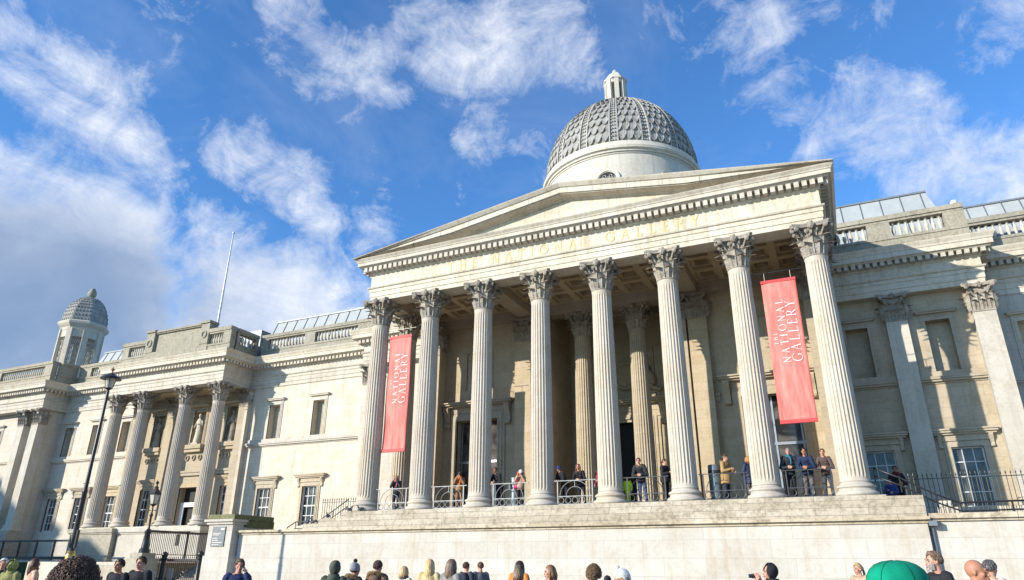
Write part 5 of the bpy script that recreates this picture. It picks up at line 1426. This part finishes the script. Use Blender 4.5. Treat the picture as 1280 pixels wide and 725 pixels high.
def skin(tone):
    if tone in SK: return SK[tone]
    c = {'light': (.50, .27, .19), 'tan': (.38, .19, .115), 'dark': (.14, .065, .035), 'green': (.20, .21, .07)}[tone]
    m, n = new_mat('skin ' + tone); t = n.n('ShaderNodeTexCoord'); P = t.outputs['Object']
    N = n.noise(P, 14, 4, .6)
    col = n.mix(n.math('MULTIPLY', N, .5), c4(c), c4([c[0]*.85, c[1]*.66, c[2]*.62]))
    def spot(pos, rad, colr, amt):
        nonlocal col
        mp_ = n.n('ShaderNodeMapping'); n.put(mp_.inputs[0], P); mp_.vector_type = 'POINT'
        mp_.inputs['Location'].default_value = [-a/b_ for a, b_ in zip(pos, rad)]; mp_.inputs['Scale'].default_value = [1/b_ for b_ in rad]
        ln = n.vmath('LENGTH', mp_.outputs[0], out=1); col = n.mix(n.math('MULTIPLY', n.ramp(ln, [(.6, 1.0), (1.0, 0.0)]), amt), col, c4(colr))
    for (lean) in (0.0,):
        pass
    m['_'] = 0
    SK[tone] = fin(m, n, col, .55, N, .15, .004, 0, .35, Subsurface_Weight=.08)
    return SK[tone]
CM = {}
def cloth(col, rough=.8, kind='wool'):
    k = (tuple(col), rough, kind)
    if k in CM: return CM[k]
    m, n = new_mat('cloth'); t = n.n('ShaderNodeTexCoord'); P = t.outputs['Object']
    N = n.noise(P, 9, 5, .6); N2 = n.noise(P, 140, 2, .6)
    c = n.mix(n.ramp(N, [(.3, 0.0), (.7, 1.0)]), c4([v*.7 for v in col]), c4([min(1, v*1.2) for v in col]))
    CM[k] = fin(m, n, c, rough, n.math('ADD', N, n.math('MULTIPLY', N2, .4)), .35, .01, 0, .25 if kind == 'wool' else .5)
    return CM[k]
def hairm(col):
    k = ('hair', tuple(col))
    if k in CM: return CM[k]
    m, n = new_mat('hair'); t = n.n('ShaderNodeTexCoord'); mp_ = n.n('ShaderNodeMapping'); n.put(mp_.inputs[0], t.outputs['Object']); mp_.inputs['Scale'].default_value = (40, 40, 6)
    N = n.noise(mp_.outputs[0], 3, 4, .6)
    c = n.mix(n.ramp(N, [(.35, 0.0), (.65, 1.0)]), c4([v*.5 for v in col]), c4([min(1, v*1.35) for v in col]))
    CM[k] = fin(m, n, c, .42, N, .5, .006, 0, .45); return CM[k]
def skullp(h, a, ph, k=1.0, dz=0):
    """point on the skull: azimuth a (0 = back), elevation ph"""
    return h + Vector((sin(a)*cos(ph)*.083*k, .016 + cos(a)*cos(ph)*.100*k, .022 + sin(ph)*.100*k + dz))
def hair_mesh(h, style, seed=1, strands=130):
    r_ = random.Random(seed); b = MB()
    if style in ('short', 'sides', 'long', 'mid', 'tied'):
        # close cap of hair following the skull, open at the face
        vs = []; fs = []; na, nphi = 30, 9
        for j in range(nphi+1):
            for i in range(na+1):
                a = -pi + 2*pi*i/na
                lo = -.62 + .75*(abs(a)/2.25)**2.0 if abs(a) <= 2.25 else min(.66, .13 + (abs(a)-2.25)*2.0)
                if style == 'sides': top = .45
                else: top = pi/2
                ph = lo + (top-lo)*j/nphi
                vs.append(skullp(h, a, ph, 1.05 + .03*sin(i*2.7+j)))
        K = na+1
        for j in range(nphi):
            for i in range(na): fs.append((j*K+i, j*K+i+1, (j+1)*K+i+1, (j+1)*K+i))
        b.add(vs, fs)
        n_ = len(b.v); 0 and b.add([skullp(h, -2.25 + 4.5*(i % K)/na, -.60 + .75*(abs(-2.25+4.5*(i % K)/na)/2.25)**2.0, .96) for i in range(K)], [])
        # front quiff over the forehead
        if style != 'sides':
            for i in range(70):
                a = r_.uniform(2.1, 4.18); p0 = skullp(h, a+r_.uniform(-.2, .2), 1.45, 1.04); p1 = skullp(h, a, 1.05, 1.12+r_.uniform(0, .05)); p2 = skullp(h, a+r_.uniform(-.12, .12), r_.uniform(.55, .8), 1.07)
                b.tube([p0, p1, p2], [.008, .009, .003], 4)
    if style == 'under':
        for i in range(strands):
            a = r_.uniform(-1.9, 1.9); p0 = skullp(h, a, .05, 1.02); p1 = skullp(h, a+r_.uniform(-.1, .1), -.25, 1.09); p2 = skullp(h, a, -.62, 1.05); b.tube([p0, p1, p2], [.008, .009, .003], 4)
    if style in ('short',):
        for i in range(strands*2):
            a = r_.uniform(-2.3, 2.3); ph = r_.uniform(-.4+.5*(abs(a)/2.3)**2, 1.4); p0 = skullp(h, a, ph+.22, 1.06); p1 = skullp(h, a+r_.uniform(-.1, .1), ph, 1.10+r_.uniform(0, .04)); p2 = skullp(h, a+r_.uniform(-.1, .1), ph-.22, 1.06)
            b.tube([p0, p1, p2], [.005, .0065, .002], 4)
    if style in ('long', 'mid'):
        ln = .34 if style == 'long' else .17
        for i in range(strands):
            a = r_.uniform(-2.0, 2.0); pts = []; rr = r_.uniform(1.04, 1.17)
            for ph in (1.35, .95, .5, .1): pts.append(skullp(h, a, ph, rr))
            e0 = pts[-1]; out_ = Vector((sin(a), cos(a), 0)); wv_ = r_.uniform(-.02, .02); L = ln*r_.uniform(.75, 1.05)
            for q in (.25, .5, .75, 1.0): pts.append(e0 + Vector((0, .012*q, -L*q)) + out_*(.016*sin(q*3)) + Vector((wv_*q + .008*sin(q*9+i), 0, 0)) - Vector((e0.x-h.x, 0, 0))*.15*q)
            b.tube(pts, [.010, .011, .012, .012, .012, .011, .009, .004], 5)
    if style == 'tied':
        b.ell(h+Vector((0, .125, .02)), (.035, .04, .04), 10, 8)
        for i in range(24): a = r_.uniform(0, 6.28); o = Vector((cos(a)*.018, 0, sin(a)*.018)); p0 = h+Vector((0, .14, .01))+o; b.tube([p0, p0+Vector((r_.uniform(-.02, .02), .03, -.10)), p0+Vector((r_.uniform(-.03, .03), .01, -.22))], [.010, .010, .003], 5)
    if style == 'curly':
        b.ell(h+Vector((0, .02, .02)), (.098, .115, .115), 18, 12)
        for i in range(strands*6):
            a = r_.uniform(-2.35, 2.35); ph = r_.uniform(-.75+.55*(abs(a)/2.35)**2, pi/2); k_ = r_.uniform(1.15, 1.42)
            c = skullp(h, a, ph, k_); nn = (c-h).normalized(); t1 = nn.orthogonal().normalized(); t2 = nn.cross(t1); s = r_.uniform(.006, .012); q0 = r_.uniform(0, 6)
            b.tube([c + (t1*cos(q0+q*1.25)+t2*sin(q0+q*1.25))*s + nn*(q*.004-.006) for q in range(7)], [.0035]*6+[.002], 4)
    return b
def fur_ring(b, pts, k, ln, seed=2, w=.012):
    r_ = random.Random(seed); N = len(pts)
    b.tube(pts, [ln*.45]*N, 7, True)
    for i in range(k):
        t = r_.random()*N; i0 = int(t) % N; p = pts[i0].lerp(pts[(i0+1) % N], t-int(t)); d = Vector((r_.gauss(0, 1), r_.gauss(0, 1), r_.gauss(0, 1))).normalized()
        b.tube([p, p+d*ln*.7, p+d*ln*r_.uniform(.9, 1.3)+Vector((0, 0, -.006))], [w*.6, w*.35, .001], 3)
def person(label, loc, face, pose='stand', h=1.75, tone='light', coat='coat', ccol=(.03, .03, .035), tcol=(.03, .035, .05), hair='short', hcol=(.05, .03, .02), hat=None, hatcol=(.1, .1, .1),
           scarf=None, extra=(), group=None, strands=110, turn=0.0, puff=None, shcol=(.03, .025, .02)):
    """face: heading of the front of the body, radians, 0 = towards the camera side (-y)"""
    J = joints(pose); hd = J['head']; s = h/1.745
    e = empty('person', loc, face, label, 'person', group); e.scale = (s, s, s)
    rj = random.Random(label); e.rotation_euler = (rj.uniform(-.03, .05), rj.uniform(-.045, .045), face + rj.uniform(-.12, .12))
    bm_ = body_mesh(pose); o = bpy.data.objects.new('body', bm_); COL.objects.link(o); o.parent = e
    if len(bm_.materials) == 0: bm_.materials.append(None)
    o.material_slots[0].link = 'OBJECT'; o.material_slots[0].material = skin(tone)
    def put(name, me, mat):
        q = bpy.data.objects.new(name, me); COL.objects.link(q); q.parent = o
        q.parent = e
        if len(me.materials) == 0: me.materials.append(None)
        q.material_slots[0].link = 'OBJECT'; q.material_slots[0].material = mat; return q
    put('coat', coat_mesh(pose, coat), cloth(ccol, .55 if coat.startswith('puffy') else .85))
    put('trousers', trouser_mesh(pose), cloth(tcol))
    for i in (0, 1): put('shoe', shoe_mesh(pose, i), cloth(shcol, .5))
    def add(name, mb, mat, smooth=True):
        q = mb.build(name, mat, e, smooth); return q
    # eyes, brows, lips
    if hair != 'hidden':
        b = MB()
        for sx in (-1, 1): b.ell(hd+Vector((sx*.031, -.0815, -.002)), (.012, .007, .0065), 8, 6)
        add('eyes', b, M['eye'])
        b = MB()
        for sx in (-1, 1): b.tube([hd+Vector((sx*.014, -.096, .018)), hd+Vector((sx*.032, -.0965, .024)), hd+Vector((sx*.050, -.086, .018))], [.004, .005, .002], 5)
        add('eyebrows', b, hairm(hcol))
        b = MB(); b.tube([hd+Vector((-.024, -.088, -.064)), hd+Vector((0, -.0985, -.062)), hd+Vector((.024, -.088, -.064))], [.003, .0055, .003], 6); b.tube([hd+Vector((-.018, -.089, -.071)), hd+Vector((0, -.097, -.072)), hd+Vector((.018, -.089, -.071))], [.003, .006, .003], 6)
        add('lips', b, M['lips'])
    hm = hairm(hcol)
    if hat and hair == 'short': hair = 'under'
    if hair not in ('none', 'hidden'):
        b = hair_mesh(hd, hair, hash(label) % 999 if False else len(label)*7+3, strands); add('hair', b, hm)
    if 'beard' in extra:
        b = MB(); r_ = random.Random(4)
        for i in range(260):
            a = r_.uniform(-1.35, 1.35); zz_ = r_.uniform(-.108, -.05) if abs(a) < .7 else r_.uniform(-.10, -.02)
            if abs(a) < .3 and -.078 < zz_ < -.056: continue
            p = hd + Vector((sin(a)*.063, -.028-cos(a)*.062, zz_)); d = Vector((sin(a), -cos(a), -.7)).normalized(); b.tube([p-d*.006, p+d*.010, p+d*.020+Vector((0, 0, -.006))], [.006, .005, .001], 4)
        add('beard', b, hairm((.34, .30, .27)))
    if hat in ('beanie', 'pompom', 'knit'):
        b = MB(); vs = []; fs = []; na = 40; prof = [(-.02, 1.10), (.02, 1.17), (.05, 1.16), (.051, 1.12), (.075, 1.13), (.10, 1.08), (.13, .86), (.15, .55), (.158, .2), (.16, .0)]
        for j, (z, k_) in enumerate(prof):
            for i in range(na):
                a = 2*pi*i/na; q = 1 + .025*sin(a*20)
                vs.append(hd + Vector((.086*k_*q*cos(a), .014+.102*k_*q*sin(a), z+.012*(-cos(a+pi/2)))))
        for j in range(len(prof)-1):
            for i in range(na): fs.append((j*na+i, j*na+(i+1) % na, (j+1)*na+(i+1) % na, (j+1)*na+i))
        b.add(vs, fs); add('beanie', b, cloth(hatcol))
        if hat == 'pompom':
            b = MB(); r_ = random.Random(8); c = hd+Vector((-.01, .02, .19)); b.ell(c, (.035,)*3, 10, 8)
            for i in range(240): d = Vector((r_.gauss(0, 1), r_.gauss(0, 1), r_.gauss(0, 1))).normalized(); b.tube([c+d*.02, c+d*.05], [.004, .001], 3)
            add('pompom', b, cloth((.015, .015, .018)))
        if hat == 'knit':
            b = MB(); r_ = random.Random(8)
            for i in range(700):
                a = r_.uniform(0, 6.28); z = r_.uniform(-.01, .155); k_ = 1.15*sqrt(max(.02, 1-(max(0, z-.03)/.13)**2)); p = hd + Vector((.086*k_*cos(a), .014+.102*k_*sin(a), z)); b.ell(p, (.011, .011, .009), 5, 4)
            for i in range(160): d = Vector((r_.gauss(0, 1), r_.gauss(0, 1), r_.gauss(0, 1))).normalized(); b.ell(hd+Vector((.07, .05, .165))+d*.032, (.012,)*3, 5, 4)
            add('knit_texture', b, cloth(hatcol))
    if hat == 'cap':
        b = MB(); vs = []; fs = []; na = 48; prof = [(-.01, 1.12), (.02, 1.16), (.05, 1.17), (.080, 1.10), (.102, .97), (.120, .74), (.130, .45), (.134, .10)]
        for j, (z, k_) in enumerate(prof):
            for i in range(na):
                a = 2*pi*i/na; q = 1 - .012*abs(cos(a*3))**12
                vs.append(hd + Vector((.088*k_*q*cos(a), .012+.106*k_*q*sin(a), z)))
        for j in range(len(prof)-1):
            for i in range(na): fs.append((j*na+i, j*na+(i+1) % na, (j+1)*na+(i+1) % na, (j+1)*na+i))
        fs.append(tuple((len(prof)-1)*na+i for i in range(na)))
        b.add(vs, fs); 
        for i in range(na): pass
        add('cap_crown', b, cloth(hatcol, .95))
        b = MB()
        for q in range(6):
            a = pi/6+pi/3*q; b.tube([hd + Vector((.0885*k_*cos(a), .012+.1065*k_*sin(a), z)) for z, k_ in prof], .0016, 4)
        add('cap_seams', b, cloth([v*.55 for v in hatcol], .95))
        b = MB(); V = []
        for i in range(13):
            a = -1.15+2.3*i/12
            for (r1_, dz) in ((.98, .016), (1.78, -.004 - .012*abs(sin(a)))):
                V.append(hd + Vector((.086*sin(a)*(1 if r1_ < 1 else 1.08), .012-.102*cos(a)*r1_ if r1_ < 1 else .012-.104*cos(a)*1.0-.075*cos(a)**.8, dz)))
        k_ = len(V); V += [v + Vector((0, 0, .004)) for v in V]
        F = []
        for i in range(12): F += [(2*i, 2*i+1, 2*i+3, 2*i+2), (k_+2*i, k_+2*i+2, k_+2*i+3, k_+2*i+1), (2*i+1, k_+2*i+1, k_+2*i+3, 2*i+3)]
        b.add(V, F); add('cap_peak', b, cloth(hatcol, .75))
    if hat == 'hood' or hat == 'furhood':
        b = MB(); vs = []; fs = []; na, nz = 30, 14
        for t_ in (1.0, .93):
            for j in range(nz+1):
                ph = -1.05 + 2.55*j/nz
                for i in range(na+1):
                    am = 2.42 - .35*abs(sin(ph)); a = -am + 2*am*i/na
                    k_ = 1.36*t_*(1+.03*sin(a*5+ph*4)); z_ = sin(ph)*.100*k_
                    q = hd + Vector((sin(a)*cos(ph)**.8*.082*k_, .026+cos(a)*cos(ph)**.8*.098*k_ , .02+z_)) if cos(ph) > .02 else hd+Vector((0, .026, .02+z_))
                    vs.append(q)
        K = na+1; O = (nz+1)*K
        for j in range(nz):
            for i in range(na):
                fs.append((j*K+i, j*K+i+1, (j+1)*K+i+1, (j+1)*K+i)); fs.append((O+j*K+i, O+(j+1)*K+i, O+(j+1)*K+i+1, O+j*K+i+1))
            fs.append((j*K, (j+1)*K, O+(j+1)*K, O+j*K)); fs.append((j*K+na, O+j*K+na, O+(j+1)*K+na, (j+1)*K+na))
        b.add(vs, fs); b.tube([hd+Vector((0, .05, -.10)), J['neck']+Vector((0, .02, -.06))], [.105, .15], 16); add('hood', b, cloth(hatcol))
    if 'furcollar' in extra:
        b = MB(); nk = J['neck']; pts = [nk + Vector((.165*cos(a), .045+.115*sin(a), .02+.055*sin(a))) for a in [2*pi*i/22 for i in range(22)]]
        fur_ring(b, pts, 1500 if strands > 100 else 500, .045); add('fur_trim', b, cloth(FUR))
        b = MB(); b.ell(nk+Vector((0, .10, -.05)), (.14, .09, .11), 14, 9); add('hood_folded', b, cloth(ccol))
    if scarf:
        b = MB(); nk = J['neck']
        for q in range(3): b.tube([nk + Vector(((.085+.006*q)*cos(a), .0+(.082+.006*q)*sin(a), .0+.032*q+.012*sin(a*2+q))) for a in [2*pi*i/18 for i in range(18)]], [.026+.004*sin(i+q) for i in range(18)], 7, True)
        b.tube([nk+Vector((.04, -.09, 0)), nk+Vector((.06, -.15, -.12)), nk+Vector((.05, -.15, -.28))], [.035, .03, .03], 7); add('scarf', b, cloth(scarf))
    if 'camera' in extra:
        c = (J['wr'][0]+J['wr'][1])/2 + Vector((0, -.035, .07)); b = MB(); b.obox(c, (1, 0, 0), (0, 1, 0), (0, 0, 1), .065, .03, .042); b.lathe([(.032, 0), (.034, .05), (.03, .07)], (0, 0, 0), 14)
        n0 = len(b.v)-14*3
        for i in range(n0, len(b.v)): v = b.v[i]; b.v[i] = (c.x+v[0], c.y-.028-v[2], c.z+v[1])
        g = empty('camera', e.matrix_basis @ Vector((0, 0, 0)) if False else loc, face, 'black camera held up by ' + extra[-1], 'camera'); g.scale = e.scale
        b.build('body', 'iron', g, 30)
    if 'phone' in extra:
        c = (J['wr'][1] + Vector((0, -.02, .08))) if pose == 'phone' else (J['wr'][0]+J['wr'][1])/2 + Vector((0, -.04, .08))
        g = empty('mobile_phone', loc, face, 'mobile phone held by ' + extra[-1], 'phone'); g.scale = e.scale
        b = MB(); b.obox(c, (1, 0, 0) if pose != 'phone' else (0, 1, 0), (0, 1, 0) if pose != 'phone' else (1, 0, 0), (0, 0, 1), .036, .005, .07); b.build('body', 'redrail' if 'redphone' in extra else 'iron', g)
    if 'backpack' in extra:
        b = MB(); c = J['chest']+Vector((0, .185, -.02)); b.ell(c, (.145, .09, .22), 16, 12); b.ell(c+Vector((0, .06, -.08)), (.10, .06, .10), 12, 8); g = empty('backpack', loc, face, 'rucksack worn by ' + extra[-1], 'bag'); g.scale = e.scale
        b.build('body', cloth(BAGC), g, True); b = MB()
        for sx in (-1, 1): b.tube([c+Vector((sx*.07, -.05, .17)), J['sh'][0 if sx < 0 else 1]*.72+Vector((0, 0, 1.44*.28+.055)), J['chest']+Vector((sx*.12, -.165, .0)), c+Vector((sx*.13, -.06, -.15))], .014, 6)
        b.build('strap', cloth(BAGC), g, True)
    if 'handbag' in extra:
        g = empty('handbag', loc, face, 'bright pink shoulder bag worn by ' + extra[-1], 'bag'); g.scale = e.scale
        b = MB(); b.ell((-.17, -.13, .95), (.10, .05, .09), 14, 9); b.build('body', cloth((.75, .05, .22)), g, True)
        b = MB(); b.tube([(-.22, -.11, 1.0), (-.08, -.19, 1.2), (.10, -.12, 1.46), (.12, .05, 1.46), (-.05, .17, 1.25), (-.2, .05, 1.0)], .009, 5); b.build('strap', cloth((.75, .05, .22)), g)
    return e
M['eye'] = simple('eyes', (.05, .04, .035), .2, 0, .2)
M['lips'] = simple('lips', (.38, .12, .10), .5, 0, .2)
FUR = (.30, .20, .10); BAGC = (.02, .022, .03)
BLK = (.018, .018, .022); NAVY = (.018, .028, .065); JEAN = (.06, .09, .17)
SP = 'people standing behind the portico railings'; SG = 'people standing in the square below the museum'
def S(label, x, pose, h, tone='light', y=.42, face=0.0, **k): return person(label, (x, y, 0.005), face, pose, h, tone, group=SP, strands=60, **k)
S('person in a dark coat and pink scarf raising a camera behind the first railing', -9.15, 'photo', 1.66, hair='mid', hcol=(.35, .22, .10), ccol=(.05, .05, .055), scarf=(.50, .15, .20), face=.4)
S('person in a brown coat and orange scarf behind the second railing', -5.55+(-.2), 'photo', 1.66, hair='short', hcol=(.06, .035, .02), hat='beanie', hatcol=(.05, .04, .04), ccol=(.28, .15, .08), tcol=(.25, .13, .07), scarf=(.85, .16, .02), face=.2)
S('person in a black jacket leaning at the left of the third railing', -3.62-.1, 'rail', 1.74, 'tan', hair='short', hcol=(.012, .01, .01), ccol=BLK, tcol=BLK, coat='slim', face=-.15)
S('person in a beige coat and white hat with a pink bag behind the third railing', -2.75, 'photo', 1.60, hair='mid', hcol=(.12, .07, .04), hat='beanie', hatcol=(.75, .70, .62), ccol=(.42, .27, .19), tcol=BLK, extra=('phone', 'redphone', 'handbag', 'the person in the white hat'), face=.1)
S('person in a navy cap and black jacket leaning at the left of the fourth railing', -.62, 'rail', 1.66, hair='short', hcol=(.3, .27, .24), hat='cap', hatcol=(.03, .05, .16), ccol=BLK, tcol=BLK, face=-.5)
S('person with very long wavy brown hair resting on the middle of the fourth railing', .12, 'rail', 1.68, hair='long', hcol=(.20, .09, .035), ccol=BLK, tcol=BLK, coat='slim', face=.1)
S('person in a maroon jacket shading the eyes at the right of the fourth railing', .86, 'phone', 1.74, hair='short', hcol=(.42, .28, .14), ccol=(.17, .03, .035), tcol=BLK, y=.75)
S('person in a maroon coat and scarf beside the fifth portico column', 1.02, 'clasp', 1.52, hair='mid', hcol=(.14, .06, .03), ccol=(.20, .03, .045), tcol=BLK, scarf=(.16, .03, .05), y=.30, face=-.3)
S('child in a bright yellow high visibility coat at the left of the fifth railing', 2.12, 'stand', 1.10, hair='short', hcol=(.30, .2, .1), ccol=(.62, .80, .03), tcol=(.60, .78, .03), coat='coat_long', y=.30, face=.2)
S('person in a black fur hooded jacket and jeans with folded arms at the fifth railing', 2.75, 'rail', 1.78, hair='short', hcol=(.03, .02, .015), ccol=(.025, .028, .032), tcol=JEAN, extra=('furcollar',), y=.36)
S('person with a dark ponytail in a black jacket seen in profile at the fifth railing', 3.62, 'hold', 1.76, hair='tied', hcol=(.07, .035, .02), ccol=(.02, .022, .028), tcol=BLK, face=1.3, y=.55)
S('person mostly hidden behind the sixth portico column', 4.02, 'hold', 1.62, hair='short', hcol=(.10, .06, .04), ccol=(.35, .06, .05), tcol=BLK, face=-.8, y=1.0)
S('person in a tan parka with a fur hood behind the sixth railing', 5.95, 'hold', 1.82, hair='short', hcol=(.10, .07, .05), coat='coat_long', ccol=(.36, .23, .10), tcol=(.03, .035, .05), extra=('furcollar',), face=1.1, y=.75)
S('person with ginger hair in a glossy navy padded coat beside the seventh column', 6.92, 'hold', 1.64, hair='mid', hcol=(.42, .20, .06), coat='puffy_long', ccol=(.018, .025, .06), tcol=(.10, .10, .11), face=-2.4, y=.35)
S('person with grey hair leaning at the left of the seventh railing', 8.33, 'rail', 1.82, hair='short', hcol=(.22, .21, .20), ccol=(.02, .028, .035), tcol=BLK, face=.15, y=.42, scarf=(.03, .14, .20))
S('person in a navy jacket leaning on the middle of the seventh railing', 8.95, 'rail', 1.80, 'tan', hair='short', hcol=(.015, .012, .01), ccol=NAVY, tcol=(.13, .11, .11), y=.40)
S('person in a brown leather jacket with folded arms at the right of the seventh railing', 9.60, 'rail', 1.74, hair='tied', hcol=(.03, .018, .012), ccol=(.085, .06, .055), tcol=(.05, .055, .07), coat='slim', y=.42, face=-.2)
# on the right hand stair
person('person in a dark jacket looking down beside the right handrail', (11.95, 2.1, -.55), .25, 'clasp', 1.80, 'tan', hair='short', hcol=(.02, .015, .01), ccol=(.012, .012, .016), tcol=BLK, strands=50, scarf=(.16, .02, .02), group=SP)
person('person in blue crouched low behind the right handrail', (11.7, 1.5, -.62), -.3, 'hold', 1.35, hair='short', hcol=(.05, .03, .02), ccol=(.03, .06, .22), tcol=(.03, .05, .16), strands=50, group=SP)
GZ = -4.0
def G(label, x, y, h, face=pi, pose='stand', **k):
    k.setdefault('strands', 130)
    return person(label, (x, y, GZ), face, pose, h, group=SG, **k)
G('person with white hair and a dark coat at the far left edge', -9.33, -16.54, 1.79, .8, hair='short', hcol=(.70, .67, .62), ccol=BLK)
G('performer in an olive green hooded costume at the far left', -8.24, -16.82, 1.74, .35, 'hold', tone='green', hair='hidden', hat='hood', hatcol=(.26, .26, .09), ccol=(.24, .23, .09), tcol=(.2, .19, .08), coat='coat_long')
G('person with long brown hair in a peach top at the far left', -10.55, -14.86, 1.80, pi-.2, hair='long', hcol=(.10, .045, .025), ccol=(.60, .36, .26), tcol=BLK, coat='slim', scarf=(.55, .22, .10))
G('person with long dark reddish hair half hidden behind the curly head', -9.98, -14.56, 1.77, pi-.6, hair='long', hcol=(.10, .03, .022), ccol=(.45, .36, .34))
G('person with a large head of curly dark brown hair in the left foreground', 6.20, -25.23, 1.655, pi-.5, hair='curly', hcol=(.085, .045, .028), ccol=(.05, .05, .06), strands=900)
G('person with cropped dark hair in a black coat left of the gate', -4.07, -17.16, 1.77, .2, 'walk', tone='tan', hair='short', hcol=(.03, .02, .015), ccol=(.022, .022, .028), tcol=BLK)
G('person with brown hair in a dark open coat in front of the gate', -3.62, -16.98, 1.82, .35, 'walk', hair='short', hcol=(.06, .03, .015), ccol=(.02, .02, .025), tcol=BLK)
G('person in a navy suit holding a phone to the ear below the plaque pier', -1.17, -16.83, 1.775, .75, 'phone', hair='short', hcol=(.14, .08, .04), ccol=(.02, .03, .085), tcol=(.02, .03, .08), extra=('phone', 'backpack', 'the person in the navy suit'))
G('person in a dark green coat with the hood up', .66, -16.1, 1.73, pi+.5, hair='hidden', hat='hood', hatcol=(.065, .075, .055), ccol=(.06, .07, .05), tcol=BLK)
G('person in a grey bobble hat with a black pompom and fur trimmed coat', .48, -15.13, 1.70, pi-.3, hair='short', hcol=(.1, .06, .04), hat='pompom', hatcol=(.24, .24, .26), ccol=(.03, .03, .035), extra=('furcollar',))
G('person with brown hair in a brown coat with a thick fur hood', .92, -14.91, 1.765, pi+.1, hair='short', hcol=(.09, .045, .03), ccol=(.13, .08, .06), extra=('furcollar',))
G('person with short blonde bob and pale coat', .21, -12.9, 1.645, pi, hair='mid', hcol=(.50, .34, .16), ccol=(.55, .48, .36), scarf=(.05, .06, .09))
G('person with long straight blonde hair', 1.18, -13.37, 1.80, pi+.15, hair='long', hcol=(.66, .45, .20), ccol=(.55, .42, .22))
G('person with long light brown hair in a grey jacket', 2.27, -14.3, 1.79, pi-.15, hair='long', hcol=(.17, .11, .075), ccol=(.22, .21, .20))
G('child with brown hair wearing a dark rucksack', -.36, -8.55, 1.78, pi-.3, hair='short', hcol=(.10, .05, .025), ccol=(.05, .055, .065), extra=('backpack', 'the child with brown hair'))
G('child with brown hair in a grey jacket beside the rucksack', -.04, -8.4, 1.78, pi+.9, hair='short', hcol=(.12, .06, .03), ccol=(.10, .10, .11))
G('person in an orange coat partly hidden behind another head', 2.73, -11.87, 1.78, pi-.2, hair='long', hcol=(.05, .03, .02), ccol=(.70, .22, .05))
G('person with brown hair in a navy coat in front of the orange coat', 3.74, -14.05, 1.64, pi+.05, hair='mid', hcol=(.22, .14, .085), ccol=NAVY)
G('person with auburn hair turned to show a smiling face', 4.72, -14.73, 1.685, -1.05, hair='mid', hcol=(.26, .13, .06), ccol=(.05, .05, .06))
G('person with short curly brown hair below the fifth column', 6.21, -16.71, 1.67, pi, hair='curly', hcol=(.20, .12, .06), ccol=(.08, .08, .09), strands=260)
G('person in a chunky white knitted bobble hat', 7.19, -18.16, 1.615, pi-.3, hair='mid', hcol=(.3, .17, .08), hat='knit', hatcol=(.72, .70, .64), ccol=(.06, .06, .07))
G('person in a dark hat just showing beside the white knitted hat', 4.89, -11.51, 1.46, pi, hair='short', hcol=(.02, .02, .02), hat='beanie', hatcol=BLK, ccol=BLK)
G('person in a black hooded coat holding up a camera', 8.68, -14.4, 1.72, -1.25, 'photo', hair='short', hcol=(.05, .03, .02), hat='hood', hatcol=BLK, ccol=BLK, tcol=BLK, extra=('camera', 'the person in the black hood'))
G('person with pinned blonde hair seen in profile carrying a dark bag', 10.07, -9.23, 1.78, -.9, hair='tied', hcol=(.42, .28, .13), ccol=(.40, .30, .20), extra=('backpack', 'the person with pinned blonde hair'))
G('person in a bright green baseball cap very close to the camera', 10.135, -24.93, 1.68, 2.7, hair='short', hcol=(.05, .035, .03), hat='cap', hatcol=(.0, .22, .125), ccol=NAVY, strands=260)
G('person with swept back grey brown hair and a grey beard', 11.16, -15.48, 1.905, 5.2, hair='short', hcol=(.17, .11, .075), ccol=(.022, .022, .026), extra=('beard',))
G('bald person in a dark jacket smiling towards the right', 11.08, -18.96, 1.765, 1.15, hair='none', tone='tan', hcol=(.03, .02, .02), ccol=(.022, .022, .03))
G('person in a pale fluffy coat behind the bald head', 11.91, -13.89, 1.80, 2.3, hair='short', hcol=(.10, .09, .09), ccol=(.50, .45, .38))
